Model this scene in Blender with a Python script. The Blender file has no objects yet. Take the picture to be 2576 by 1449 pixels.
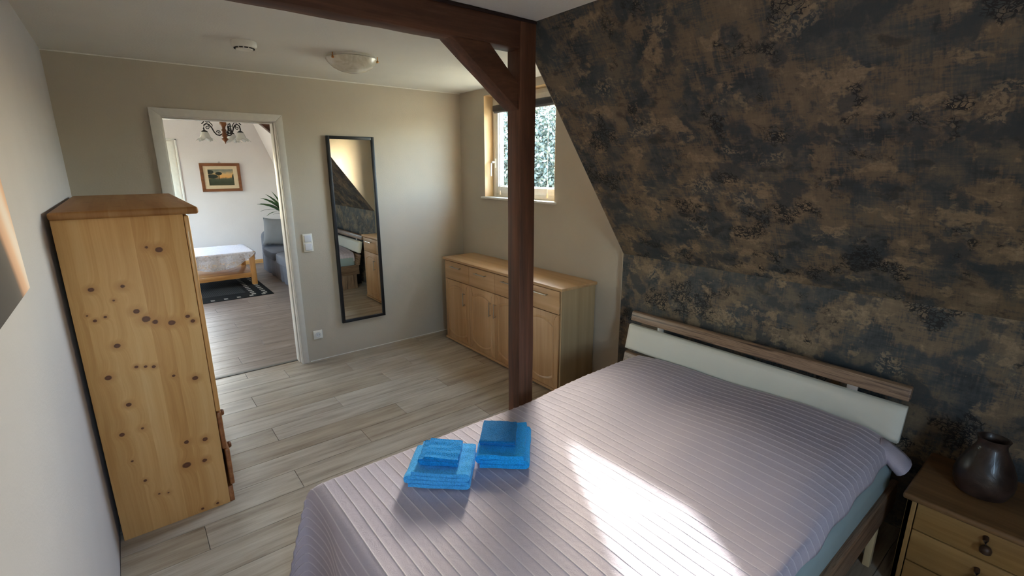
import bpy, bmesh, math, random
from mathutils import Vector, Matrix, noise
C = bpy.context.scene.collection
S = bpy.context.scene
PI = math.pi
random.seed(7)

# ------------------------------------------------------------------ camera, sky, sun, exposure
cam_d = bpy.data.cameras.new('camera'); cam = bpy.data.objects.new('camera', cam_d); C.objects.link(cam)
cam_d.sensor_width = 36.0; cam_d.lens = 1209.95 / 2576 * 36; cam_d.clip_start = 0.02; cam_d.clip_end = 500
Rr = Vector((0.78130015, -0.62415464, -0.00102661)); Ru = Vector((0.15324986, 0.19023912, 0.96970282)); Rf = Vector((0.60504922, 0.75778629, -0.24428547))
cam.matrix_world = Matrix(((Rr.x, Ru.x, -Rf.x, -2.73318556), (Rr.y, Ru.y, -Rf.y, -4.24597325), (Rr.z, Ru.z, -Rf.z, 1.68418404), (0, 0, 0, 1)))
S.camera = cam
SUN = Vector((0.62, 1.0, 0.435)).normalized()
w = bpy.data.worlds.new('sky'); S.world = w; w.use_nodes = True
wn = w.node_tree.nodes; wl = w.node_tree.links
sky = wn.new('ShaderNodeTexSky'); sky.sky_type = 'NISHITA'; sky.sun_disc = False
sky.sun_elevation = math.asin(SUN.z); sky.sun_rotation = math.atan2(SUN.x, SUN.y); sky.air_density = 1.0; sky.dust_density = 2.5; sky.ozone_density = 1.0
hs = wn.new('ShaderNodeHueSaturation'); hs.inputs['Saturation'].default_value = .85
wl.new(sky.outputs[0], hs.inputs['Color']); wl.new(hs.outputs[0], wn['Background'].inputs[0]); wn['Background'].inputs[1].default_value = 2.2
sd = bpy.data.lights.new('sun', 'SUN'); so = bpy.data.objects.new('sun', sd); C.objects.link(so)
sd.energy = 10; sd.angle = math.radians(1.6); sd.color = (1.0, 0.97, 0.92)
so.rotation_euler = SUN.to_track_quat('Z', 'Y').to_euler(); so.location = (8, 12, 9)
S.view_settings.view_transform = 'Standard'; S.view_settings.look = 'None'; S.view_settings.gamma = 1.0
S.view_settings.use_curve_mapping = False; S.view_settings.exposure = 1.92
S.cycles.max_bounces = 10; S.cycles.diffuse_bounces = 6; S.cycles.glossy_bounces = 4; S.cycles.use_adaptive_sampling = True; S.cycles.adaptive_threshold = 0.03; S.cycles.transparent_max_bounces = 12
S.cycles.sample_clamp_indirect = 12; S.cycles.use_denoising = True

def portal(name, loc, normal, sx, sy):            # light portal in a window opening (guides the sky sampling, gives no light of its own)
    d = bpy.data.lights.new(name, 'AREA'); d.shape = 'RECTANGLE'; d.size = sx; d.size_y = sy; d.cycles.is_portal = True
    o = bpy.data.objects.new(name, d); C.objects.link(o); o.location = loc
    o.rotation_euler = Vector(normal).to_track_quat('-Z', 'Y').to_euler(); return o
portal('portal_dormer', (0.185, -0.885, 1.86), (-1, 0, 0), 0.95, 0.95)
portal('portal_rear', (-2.5, -5.72, 1.5), (0, 1, 0), .72, 1.02)
portal('portal_living_left', (-4.75, 3.9, 1.35), (1, 0, 0), 2.2, 1.6)
portal('portal_living_back', (-2.35, 5.52, 1.5), (0, -1, 0), 0.9, 1.3)

# ------------------------------------------------------------------ node helpers and materials
def srgb(r, g, b):
    f = lambda c: (c / 255 / 12.92) if c / 255 <= 0.04045 else ((c / 255 + 0.055) / 1.055) ** 2.4
    return (f(r), f(g), f(b), 1)
class NT:
    def __init__(s, name):
        s.m = bpy.data.materials.new(name); s.m.use_nodes = True; s.t = s.m.node_tree; s.n = s.t.nodes; s.l = s.t.links
        s.b = s.n['Principled BSDF']; s.out = s.n['Material Output']
    def new(s, k, **kw):
        n = s.n.new(k)
        for a, v in kw.items(): setattr(n, a, v)
        return n
    def inp(s, n, i, v):
        if v is None: return
        if isinstance(v, bpy.types.NodeSocket): s.l.new(v, n.inputs[i])
        else: n.inputs[i].default_value = v
    def tc(s, which='Object'): return s.new('ShaderNodeTexCoord').outputs[which]
    def map(s, v, scale=(1, 1, 1), loc=(0, 0, 0), rot=(0, 0, 0)):
        n = s.new('ShaderNodeMapping'); s.inp(n, 0, v); n.inputs[1].default_value = loc; n.inputs[2].default_value = rot; n.inputs[3].default_value = scale; return n.outputs[0]
    def noise(s, v, scale, detail=4, rough=.55, dist=0, dim='3D', w=None, color=False):
        n = s.new('ShaderNodeTexNoise', noise_dimensions=dim); s.inp(n, 'Vector', v); n.inputs['Scale'].default_value = scale
        n.inputs['Detail'].default_value = detail; n.inputs['Roughness'].default_value = rough; n.inputs['Distortion'].default_value = dist
        if w is not None: s.inp(n, 'W', w)
        return n.outputs[1 if color else 0]
    def voro(s, v, scale, feat='F1', out='Distance'):
        n = s.new('ShaderNodeTexVoronoi', feature=feat); s.inp(n, 'Vector', v); n.inputs['Scale'].default_value = scale; return n.outputs[out]
    def math(s, op, a, b=None, c=None, clamp=False):
        n = s.new('ShaderNodeMath', operation=op, use_clamp=clamp); s.inp(n, 0, a); s.inp(n, 1, b); s.inp(n, 2, c); return n.outputs[0]
    def vmath(s, op, a, b=None, out=0):
        n = s.new('ShaderNodeVectorMath', operation=op); s.inp(n, 0, a); s.inp(n, 1, b); return n.outputs[out]
    def ramp(s, f, stops, interp='LINEAR'):
        n = s.new('ShaderNodeValToRGB'); s.inp(n, 0, f); e = n.color_ramp.elements; n.color_ramp.interpolation = interp
        while len(e) < len(stops): e.new(0.5)
        for k, (p, c) in enumerate(stops):
            e[k].position = p; e[k].color = c if hasattr(c, '__len__') else (c, c, c, 1)
        return n.outputs[0]
    def mix(s, f, a, b, mode='MIX'):
        n = s.new('ShaderNodeMix', data_type='RGBA', blend_type=mode); s.inp(n, 0, f); s.inp(n, 6, a); s.inp(n, 7, b); return n.outputs[2]
    def mapr(s, v, a, b, c=0, d=1):
        n = s.new('ShaderNodeMapRange'); s.inp(n, 0, v); n.inputs[1].default_value = a; n.inputs[2].default_value = b; n.inputs[3].default_value = c; n.inputs[4].default_value = d; return n.outputs[0]
    def sep(s, v): n = s.new('ShaderNodeSeparateXYZ'); s.inp(n, 0, v); return n.outputs
    def comb(s, x, y, z): n = s.new('ShaderNodeCombineXYZ'); s.inp(n, 0, x); s.inp(n, 1, y); s.inp(n, 2, z); return n.outputs[0]
    def set(s, color=None, rough=None, metal=None, spec=None, coat=None, sheen=None):
        for k, v in (('Base Color', color), ('Roughness', rough), ('Metallic', metal), ('Specular IOR Level', spec), ('Coat Weight', coat), ('Sheen Weight', sheen)): s.inp(s.b, k, v)
        return s
    def bump(s, h, strength=.3, dist=.01):
        n = s.new('ShaderNodeBump'); n.inputs['Strength'].default_value = strength; n.inputs['Distance'].default_value = dist; s.inp(n, 'Height', h)
        s.l.new(n.outputs[0], s.b.inputs['Normal']); return s

def plain(name, c, rough=.5, metal=0, spec=.5, var=.04, nscale=30):
    t = NT(name); v = t.tc(); n = t.noise(v, nscale, 3)
    c1 = tuple(max(0, x * (1 - var)) for x in c[:3]) + (1,); c2 = tuple(min(1, x * (1 + var)) for x in c[:3]) + (1,)
    t.set(color=t.ramp(n, [(.3, c1), (.7, c2)]), rough=rough, metal=metal, spec=spec); return t.m
def paint(name, c, bump=.25, rough=.75):
    t = NT(name); v = t.tc(); n = t.noise(v, 2.2, 3); f = t.noise(v, 95, 5, .6)
    c1 = tuple(x * .97 for x in c[:3]) + (1,); c2 = tuple(min(1, x * 1.03) for x in c[:3]) + (1,)
    t.set(color=t.ramp(n, [(.3, c1), (.7, c2)]), rough=rough, spec=.35); t.bump(f, bump, .004); return t.m
def wood(name, stops, axis, scale=14, stretch=.07, rough=.45, bump=.12, coat=0, wob=.0, per_object=False):
    t = NT(name); v = t.tc(); sc = [1, 1, 1]; sc['XYZ'.index(axis)] = stretch
    if wob: v = t.vmath('ADD', v, t.vmath('SCALE', t.vmath('SUBTRACT', t.noise(v, 2.5, 2, color=True), (.5, .5, .5)), None)); 
    mv = t.map(v, tuple(sc))
    wv = None
    if per_object: wv = t.math('MULTIPLY', t.new('ShaderNodeObjectInfo').outputs['Random'], 40)
    n = t.noise(mv, scale, 5, .6, .6, '4D' if per_object else '3D', wv)
    f = t.noise(t.map(v, tuple(x * 1 for x in sc)), scale * 6, 3, .6)
    h = t.math('ADD', t.math('MULTIPLY', n, .8), t.math('MULTIPLY', f, .2))
    t.set(color=t.ramp(h, stops), rough=rough, coat=coat); t.bump(h, bump, .003); return t.m

M = {}
M['greige'] = paint('greige_wall_paint', srgb(188, 178, 162))
M['white_wall'] = paint('white_wall_paint', srgb(190, 187, 189)); M['living_wall'] = paint('warm_white_wall_paint', srgb(221, 213, 210))
M['ceiling'] = paint('white_ceiling_paint', srgb(222, 220, 214), .35)
M['trim'] = plain('white_trim_lacquer', srgb(226, 223, 214), .35)
M['door_lacquer'] = plain('white_door_lacquer', srgb(214, 210, 202), .4)
M['pvc'] = plain('white_plastic', srgb(232, 229, 220), .3)
M['caulk'] = plain('white_caulk', srgb(232, 230, 222), .6)
M['black'] = plain('black_lacquer', srgb(22, 22, 25), .45)
M['dark'] = plain('dark_slot', srgb(18, 17, 16), .8)
M['chrome'] = plain('brushed_nickel', srgb(196, 190, 178), .3, 1)
M['brass'] = plain('brass', srgb(196, 140, 80), .28, 1)
M['iron'] = plain('dark_iron', srgb(44, 38, 38), .5, .6)
M['reveal'] = plain('cream_reveal_paint', srgb(224, 194, 150), .6, var=.05, nscale=6)
M['subfloor'] = plain('subfloor_grey', srgb(110, 104, 96), .9)
M['grass'] = plain('meadow_green', srgb(128, 124, 104), .95, var=.25, nscale=1)
M['outer'] = plain('facade_render', srgb(190, 182, 168), .9)

def wallpaper():
    t = NT('dark_mottled_wallpaper'); uv0 = t.tc('UV')
    wv = t.vmath('SUBTRACT', t.noise(uv0, 9, 3, .6, color=True), (.5, .5, .5)); k_ = t.new('ShaderNodeVectorMath', operation='SCALE'); t.l.new(wv, k_.inputs[0]); k_.inputs['Scale'].default_value = .07
    uv = t.vmath('ADD', uv0, k_.outputs[0])
    a = t.noise(t.map(uv, (1, 1.15, 1)), 4.9, 8, .64); b = t.noise(t.map(uv, (1.3, 1, 1), (7, 3, 0)), 4.1, 8, .66); c = t.noise(t.map(uv, (1, 1.4, 1), (2, 9, 0)), 6.0, 8, .64)
    st = t.noise(t.map(uv0, (9, 90, 1)), 1.2, 4, .65); sv = t.noise(t.map(uv0, (90, 8, 1)), 1.2, 4, .65); fine = t.noise(uv0, 55, 5, .7); weave = t.noise(t.map(uv0, (420, 70, 1)), 1, 2)
    str_ = t.math('MULTIPLY', t.math('SUBTRACT', t.math('ADD', st, sv), 1.0), .22)
    a_ = t.math('ADD', a, str_); b_ = t.math('ADD', b, str_)
    col = t.ramp(a_, [(.36, srgb(54, 58, 61)), (.47, srgb(74, 77, 78)), (.53, srgb(88, 85, 80)), (.62, srgb(112, 101, 86))])
    brown = t.ramp(b_, [(.3, srgb(92, 77, 63)), (.6, srgb(126, 108, 87)), (.75, srgb(150, 131, 106))])
    col = t.mix(t.mapr(b_, .47, .535, 0, .88), col, brown)
    tan = t.ramp(t.math('ADD', fine, str_), [(.35, srgb(128, 108, 86)), (.65, srgb(158, 138, 112))])
    tm = t.mapr(t.math('ADD', c, t.math('MULTIPLY', t.math('SUBTRACT', b, .5), .5)), .565, .61, 0, .85); col = t.mix(tm, col, tan)
    blue = t.mapr(t.math('ADD', t.noise(t.map(uv, (1.1, 1, 1), (5, 1, 0)), 5.0, 6, .6), t.math('MULTIPLY', str_, .7)), .54, .60, 0, .8); col = t.mix(blue, col, srgb(56, 63, 68))
    cr = t.voro(t.map(uv, (1, 1.25, 1)), 52, 'DISTANCE_TO_EDGE'); fl_ = t.noise(uv, 62, 4, .62)
    crack = t.math('MAXIMUM', t.mapr(cr, .10, .045, 0, 1), t.mapr(fl_, .53, .56, 0, 1))
    cm = t.mapr(t.noise(t.map(uv, (1, 1, 1), (1, 4, 0)), 3.8, 4, .62), .555, .60, 0, 1); col = t.mix(t.math('MULTIPLY', cm, crack), col, srgb(34, 33, 33))
    lm = t.mapr(t.noise(t.map(uv, (1, 1.3, 1), (11, 2, 0)), 3.8, 4, .6), .58, .63, 0, .6); col = t.mix(t.math('MULTIPLY', lm, t.mapr(fl_, .5, .53, 0, 1)), col, srgb(162, 142, 116))
    dk = t.mapr(c, .42, .36, 0, .6); col = t.mix(dk, col, srgb(44, 43, 44))
    col = t.mix(t.math('MULTIPLY', weave, .2), col, srgb(150, 138, 124), 'MULTIPLY')
    t.set(color=col, rough=.6, spec=.4); t.bump(t.math('ADD', t.math('MULTIPLY', weave, .4), a), .25, .004); return t.m
M['wallpaper'] = wallpaper()

def plank_mat(name, stops, scale):
    t = NT(name); v = t.tc(); oi = t.new('ShaderNodeObjectInfo'); wv = t.math('MULTIPLY', oi.outputs['Random'], 60)
    a = t.noise(t.map(v, (.55, 7, 1)), scale, 5, .6, .5, '4D', wv); b = t.noise(t.map(v, (2.2, 40, 1)), scale, 4, .65, .3, '4D', wv)
    cl = t.noise(t.map(v, (1.2, 4, 1)), scale * .6, 3, .6, 0, '4D', wv)
    h = t.math('ADD', t.math('ADD', t.math('MULTIPLY', a, .5), t.math('MULTIPLY', b, .2)), t.math('MULTIPLY', cl, .3))
    c = t.mix(1.0, t.ramp(h, stops), oi.outputs['Color'], 'MULTIPLY')
    t.set(color=c, rough=t.mapr(b, .3, .7, .36, .5), spec=.45); t.bump(b, .12, .002); return t.m
M['oak'] = plank_mat('pale_grey_oak_laminate', [(.34, srgb(122, 108, 92)), (.44, srgb(164, 151, 134)), (.54, srgb(186, 176, 160)), (.66, srgb(204, 196, 182))], 3.0)
M['oak_brown'] = plank_mat('brown_grey_laminate', [(.33, srgb(84, 70, 62)), (.46, srgb(118, 102, 92)), (.56, srgb(136, 120, 110)), (.68, srgb(160, 146, 136))], 4.2)
M['beam'] = wood('dark_stained_beam', [(.3, srgb(58, 34, 23)), (.5, srgb(94, 58, 40)), (.62, srgb(112, 71, 50)), (.75, srgb(130, 88, 64))], 'Z', 16, .06, .6, .3)
M['beam_x'] = wood('dark_stained_beam_lying', [(.3, srgb(54, 32, 22)), (.5, srgb(86, 53, 37)), (.62, srgb(104, 66, 47)), (.75, srgb(122, 82, 60))], 'X', 16, .06, .6, .3)
BEECH = [(.3, srgb(182, 140, 96)), (.48, srgb(200, 160, 115)), (.6, srgb(210, 172, 128)), (.75, srgb(220, 184, 142))]
M['beech_y'] = wood('beech_veneer_lying', BEECH, 'Y', 9, .05, .42, .03)
M['beech_z'] = wood('beech_veneer_upright', BEECH, 'Z', 9, .05, .42, .03)
M['beech_side'] = wood('beech_veneer_side', [(.3, srgb(166, 142, 106)), (.5, srgb(184, 159, 122)), (.75, srgb(198, 173, 136))], 'Z', 9, .04, .5, .03)
WAL = [(.34, srgb(58, 42, 33)), (.43, srgb(112, 86, 66)), (.5, srgb(156, 126, 100)), (.56, srgb(110, 84, 66)), (.64, srgb(178, 148, 120))]
M['walnut_y'] = wood('walnut_decor_lying', WAL, 'Y', 60, .022, .45, .05)
M['walnut_x'] = wood('walnut_decor_rail', WAL, 'X', 60, .022, .45, .05)
M['walnut_z'] = wood('walnut_decor_leg', WAL, 'Z', 60, .022, .45, .05)
PINE = [(.28, srgb(176, 116, 56)), (.45, srgb(205, 150, 88)), (.58, srgb(219, 168, 106)), (.74, srgb(231, 186, 126))]
M['pine_z'] = wood('pine_upright', PINE, 'Z', 16, .05, .4, .05, .15)
M['pine_y'] = wood('pine_lying', PINE, 'Y', 16, .05, .4, .05, .15)
M['pine_x'] = wood('pine_across', PINE, 'X', 16, .05, .4, .05, .15)
M['pine_rail'] = wood('brown_pine_edge', [(.28, srgb(110, 62, 30)), (.5, srgb(150, 92, 50)), (.74, srgb(178, 118, 70))], 'Y', 30, .1, .3, .05, .3)
M['lightpost'] = plain('pale_birch_leg', srgb(214, 190, 146), .5)

KN = [(-2.683, 1.349, 1.0, .5), (-2.641, 1.334, 1.2, 1), (-2.891, 1.193, .9, 1), (-2.788, 1.192, 1.1, .6), (-2.827, 1.136, .5, .7), (-2.921, 1.086, .5, .6), (-2.9, 1.06, .6, 1), (-2.865, 1.07, .5, 1), (-2.759, 1.075, 1.1, 1.0),
      (-2.732, 1.034, 1.4, 1), (-2.702, 1.015, 1.3, .7), (-2.643, .999, 1.2, 1), (-2.58, 1.017, .8, 1), (-2.563, .991, .8, 1), (-2.847, .936, 1.0, 1), (-2.798, .825, .6, 1), (-2.766, .818, .6, 1), (-2.737, .81, .7, 1),
      (-2.899, .801, 1.1, 1), (-2.672, .747, .7, .8), (-2.592, .712, 1.0, 1), (-2.85, .658, .9, 1), (-2.895, .525, .9, 1), (-2.82, .53, .9, .5), (-2.67, .401, .9, 1), (-2.595, .388, 1.0, 1), (-2.88, .385, .5, .9),
      (-2.85, .27, .6, 1), (-2.686, .282, 1.5, 1), (-2.612, .277, 1.1, .8), (-2.81, .18, .8, .5), (-2.775, .17, .7, .5), (-2.655, .02, .6, 1), (-2.59, .02, .6, 1)]
def knotty(name, plane):
    """pine panel of edge glued staves with knots; plane 'xz' = upright side panel, 'xy' = top board (staves along Y)"""
    t = NT(name); s = t.sep(t.tc())
    a = t.math('ADD', s[0], -2.75)          # object space to room space
    b = s[2] if plane == 'xz' else t.math('ADD', s[1], -.95)
    p = t.comb(a, b, 0)
    wobn = t.math('MULTIPLY', t.math('SUBTRACT', t.noise(p, 5, 2), .5), .03)
    sw = .068
    st = t.math('FLOOR', t.math('DIVIDE', t.math('ADD', a, t.math('MULTIPLY', wobn, .25)), sw))
    wn_ = t.new('ShaderNodeTexWhiteNoise', noise_dimensions='1D'); t.l.new(st, wn_.inputs['W']); rnd = wn_.outputs[0]
    dmin = None
    kn = KN if plane == 'xz' else [(-2.9 + .09 * k % .42, -1.6 + (k * .37) % 1.3, .8, .8) for k in range(14)]
    acc = None
    for (kx, kz, r, al) in kn:
        rr = .0105 * r
        d = t.vmath('LENGTH', t.vmath('MULTIPLY', t.vmath('SUBTRACT', p, (kx, kz, 0)), (1 / (rr * 1.15), 1 / rr, 0)), out=1)
        d = t.math('ADD', d, (1 - al) * .8)
        dmin = d if dmin is None else t.math('MINIMUM', dmin, d)
    fld = t.math('DIVIDE', 1.0, t.math('ADD', t.math('MULTIPLY', t.math('POWER', dmin, 1.6), .5), 1.0))     # 1 at a knot, 0 far away
    ga = t.math('ADD', t.math('MULTIPLY', a, 1.0), t.math('MULTIPLY', fld, .05))
    g = t.comb(t.math('ADD', ga, t.math('MULTIPLY', rnd, 3.1)), t.math('MULTIPLY', b, .055), t.math('MULTIPLY', rnd, 9))
    n = t.noise(g, 17, 4, .55, .5); f = t.noise(t.map(g, (6, 1.5, 1)), 26, 3, .6)
    h = t.math('ADD', t.math('ADD', t.math('MULTIPLY', n, .62), t.math('MULTIPLY', f, .2)), t.math('MULTIPLY', rnd, .18))
    c = t.ramp(h, [(.25, srgb(184, 126, 66)), (.42, srgb(206, 152, 90)), (.56, srgb(220, 170, 108)), (.75, srgb(232, 190, 132))])
    halo = t.mapr(dmin, 3.2, .9, 0, .75); c = t.mix(t.math('MULTIPLY', halo, t.mapr(n, .35, .65, .2, 1)), c, srgb(176, 112, 54))
    core = t.mapr(t.math('ADD', dmin, t.math('MULTIPLY', t.math('SUBTRACT', f, .5), .5)), 1.05, .8, 0, .93); c = t.mix(core, c, srgb(92, 50, 34))
    ring = t.mapr(dmin, .5, .15, 0, .4); c = t.mix(ring, c, srgb(128, 78, 54))
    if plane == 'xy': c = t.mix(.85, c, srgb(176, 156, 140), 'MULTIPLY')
    t.set(color=c, rough=.5, coat=.0, spec=.4); t.bump(h, .05, .002); return t.m
M['pine_side'] = knotty('knotty_pine_side', 'xz')
M['pine_top'] = knotty('knotty_pine_top', 'xy')

def terry(name, c):
    t = NT(name); v = t.tc(); n = t.noise(v, 230, 3, .7); k = t.voro(v, 190); b = t.noise(v, 60, 3)
    c1 = tuple(x * .72 for x in c[:3]) + (1,); c2 = tuple(min(1, x * 1.25 + .012) for x in c[:3]) + (1,)
    h = t.math('ADD', t.math('MULTIPLY', n, .6), t.math('MULTIPLY', k, .5))
    t.set(color=t.ramp(t.math('ADD', t.math('MULTIPLY', h, .7), t.math('MULTIPLY', b, .3)), [(.3, c1), (.62, c2)]), rough=.95, spec=.1, sheen=.1); t.bump(h, .7, .004); return t.m
M['towel_light'] = terry('sky_blue_terry', srgb(70, 168, 244))
M['towel_mid'] = terry('azure_terry', srgb(30, 160, 244))
M['towel_dark'] = terry('deep_blue_terry', srgb(8, 132, 204))
M['towel_darker'] = terry('petrol_blue_terry', srgb(4, 108, 170))

def fabric(name, c, scale=500, bump=.25, var=.08, rough=.85, wr=0.0, sheen=.0):
    t = NT(name); v = t.tc(); n = t.noise(v, scale, 2); l = t.noise(v, 5, 4, .6)
    c1 = tuple(x * (1 - var) for x in c[:3]) + (1,); c2 = tuple(min(1, x * (1 + var)) for x in c[:3]) + (1,)
    t.set(color=t.ramp(l, [(.3, c1), (.7, c2)]), rough=rough, spec=.25, sheen=sheen)
    t.bump(t.math('ADD', t.math('MULTIPLY', n, .3), t.math('MULTIPLY', t.noise(v, 22, 4, .65, .6), wr)), bump, .006); return t.m
M['cover'] = fabric('lilac_grey_cotton', srgb(194, 183, 194), 700, .42, .03, .62, 1.3)
M['sheet'] = fabric('pale_teal_sheet', srgb(156, 172, 172), 700, .2, .04)
def tuck_highlight():        # light caught by the tuck ridges, painted in as a paler tone
    m = M['cover']; nt = m.node_tree; b = nt.nodes['Principled BSDF']; l = b.inputs['Base Color'].links[0]; src = l.from_socket
    at = nt.nodes.new('ShaderNodeAttribute'); at.attribute_name = 'tuck'; mx = nt.nodes.new('ShaderNodeMix'); mx.data_type = 'RGBA'
    nt.links.new(at.outputs['Fac'], mx.inputs[0]); nt.links.new(src, mx.inputs[6]); mx.inputs[7].default_value = srgb(236, 228, 228); nt.links.new(mx.outputs[2], b.inputs['Base Color'])
tuck_highlight()
M['leather'] = fabric('white_faux_leather', srgb(222, 218, 204), 260, .1, .02, .42)
M['sofa'] = fabric('slate_blue_upholstery', srgb(92, 90, 93), 300, .4, .1, .9, .4)
M['cushion'] = fabric('grey_cushion_cloth', srgb(100, 97, 96), 300, .4, .06, .9, .6)
M['rug'] = fabric('black_flatweave', srgb(24, 24, 24), 300, .4, .15, .95)
M['rug_mid'] = fabric('charcoal_ribbed_weave', srgb(52, 52, 50), 300, .4, .15, .95)
M['rug_dash'] = fabric('pale_weave_dash', srgb(196, 192, 180), 300, .3, .05, .95)
def lace():
    t = NT('white_lace'); v = t.tc(); vo = t.voro(v, 50); vs = t.voro(v, 200, 'DISTANCE_TO_EDGE'); n = t.noise(v, 26, 3, .6, 1.5)
    hole = t.math('MULTIPLY', t.mapr(n, .5, .56, 0, 1), t.mapr(vs, .05, .12, 0, 1))
    z = t.sep(v)[2]; hang = t.mapr(z, -.01, -.03, .12, 1)
    t.set(color=t.ramp(vo, [(.1, srgb(236, 234, 240)), (.6, srgb(216, 213, 222))]), rough=.85)
    tr = t.new('ShaderNodeBsdfTransparent'); mx = t.new('ShaderNodeMixShader'); t.l.new(t.math('MULTIPLY', t.math('MULTIPLY', hole, hang), .75), mx.inputs[0])
    t.l.new(t.b.outputs[0], mx.inputs[1]); t.l.new(tr.outputs[0], mx.inputs[2]); t.l.new(mx.outputs[0], t.out.inputs[0]); t.bump(n, .3, .004); return t.m
M['lace'] = lace()
def pane_mat():
    t = NT('clear_window_glass'); tr = t.new('ShaderNodeBsdfTransparent'); gl = t.new('ShaderNodeBsdfGlossy'); gl.inputs['Roughness'].default_value = .01
    tr.inputs[0].default_value = (.93, .96, .96, 1); lw = t.new('ShaderNodeLayerWeight'); fr_ = t.math('ADD', .03, t.math('MULTIPLY', t.math('POWER', lw.outputs['Facing'], 4.0), .5))
    mx = t.new('ShaderNodeMixShader'); t.l.new(fr_, mx.inputs[0]); t.l.new(tr.outputs[0], mx.inputs[1]); t.l.new(gl.outputs[0], mx.inputs[2]); t.l.new(mx.outputs[0], t.out.inputs[0]); return t.m
M['glass'] = pane_mat()
def mirror_mat():
    t = NT('mirror_silvering'); t.set(color=(.86, .87, .84, 1), rough=.0, metal=1); return t.m
M['mirror'] = mirror_mat()
def alabaster():
    t = NT('marbled_lamp_glass'); v = t.tc(); n = t.noise(v, 9, 5, .6, 2.5)
    t.set(color=t.ramp(n, [(.35, srgb(214, 208, 188)), (.6, srgb(238, 234, 220))]), rough=.18, coat=.4); t.b.inputs['Transmission Weight'].default_value = .15; return t.m
M['alabaster'] = alabaster()
def frosted():
    t = NT('frosted_shade_glass'); t.set(color=srgb(240, 240, 236), rough=.2); t.b.inputs['Transmission Weight'].default_value = .35; t.b.inputs['IOR'].default_value = 1.2; return t.m
M['frosted'] = frosted()
def ceramic():
    t = NT('glazed_brown_stoneware'); v = t.tc(); n = t.noise(v, 11, 4, .6, .8)
    t.set(color=t.ramp(n, [(.35, srgb(34, 24, 19)), (.55, srgb(58, 42, 34)), (.7, srgb(76, 58, 50))]), rough=t.mapr(n, .3, .7, .34, .55), coat=.12); t.bump(n, .3, .01); return t.m
M['ceramic'] = ceramic()
def canvas_mat():
    t = NT('peach_and_charcoal_abstract'); v = t.tc(); s = t.sep(v)
    wv = t.new('ShaderNodeTexWave', wave_type='BANDS', bands_direction='DIAGONAL'); t.l.new(t.map(v, (1, .9, .55)), wv.inputs[0]); wv.inputs['Scale'].default_value = 1.15; wv.inputs['Distortion'].default_value = 5; wv.inputs['Detail'].default_value = 1.5; wv.inputs['Detail Scale'].default_value = 1.1
    c = t.ramp(wv.outputs[0], [(.0, srgb(66, 64, 66)), (.28, srgb(92, 88, 88)), (.36, srgb(150, 116, 96)), (.5, srgb(214, 168, 138)), (.8, srgb(232, 194, 166)), (1, srgb(240, 226, 216))])
    t.set(color=c, rough=.6); return t.m
M['canvas'] = canvas_mat()
M['canvas_edge'] = plain('peach_canvas_edge', srgb(218, 174, 146), .7)
def painting_mat():
    t = NT('small_evening_landscape'); s = t.sep(t.tc()); n = t.noise(t.tc(), 14, 5, .65); f = t.noise(t.tc(), 60, 4, .7)
    zz = t.math('ADD', s[2], t.math('MULTIPLY', t.math('SUBTRACT', n, .5), .10))
    c = t.ramp(t.mapr(zz, -.15, .15), [(.0, srgb(70, 62, 36)), (.18, srgb(52, 56, 36)), (.4, srgb(72, 78, 58)), (.47, srgb(150, 116, 78)), (.52, srgb(222, 160, 84)), (.68, srgb(206, 164, 108)), (.8, srgb(140, 134, 112)), (1, srgb(92, 98, 88))])
    def ell(cx, cz, rx, rz):
        d = t.vmath('LENGTH', t.vmath('MULTIPLY', t.vmath('SUBTRACT', t.comb(s[0], s[2], t.math('MULTIPLY', t.math('SUBTRACT', f, .5), .06)), (cx, cz, 0)), (1 / rx, 1 / rz, 14)), out=1)
        return t.mapr(d, 1.05, .9, 0, 1)
    tree = t.math('MAXIMUM', t.math('MAXIMUM', ell(-.16, .085, .06, .035), ell(-.13, .015, .09, .035)), t.math('MAXIMUM', ell(-.03, .06, .05, .028), ell(.2, -.0, .04, .06)))
    tree = t.math('MAXIMUM', tree, ell(-.03, .02, .006, .06)); c = t.mix(tree, c, srgb(38, 44, 32))
    t.set(color=c, rough=.5); return t.m
M['painting'] = painting_mat()
M['picture_wood'] = wood('brown_picture_frame', [(.3, srgb(96, 52, 26)), (.6, srgb(134, 80, 44)), (.8, srgb(150, 96, 56))], 'X', 20, .1, .4)
M['picture_mat'] = plain('beige_picture_slip', srgb(208, 184, 150), .7)
M['turned'] = wood('turned_brown_wood', [(.3, srgb(98, 52, 24)), (.6, srgb(140, 84, 44)), (.8, srgb(166, 106, 62))], 'Z', 20, .3, .35)
def leaf(name, a, b):
    t = NT(name); oi = t.noise(t.tc(), 3.0, 3); t.set(color=t.ramp(oi, [(.35, a), (.65, b)]), rough=.5); return t.m
M['leaf'] = leaf('yucca_leaf', srgb(30, 50, 26), srgb(62, 88, 44))
M['tree_leaf'] = leaf('tree_leaf', srgb(58, 68, 60), srgb(104, 112, 100))
M['bark'] = plain('bark', srgb(96, 80, 66), .9)
M['terracotta'] = plain('terracotta_pot', srgb(176, 112, 78), .8)

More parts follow.
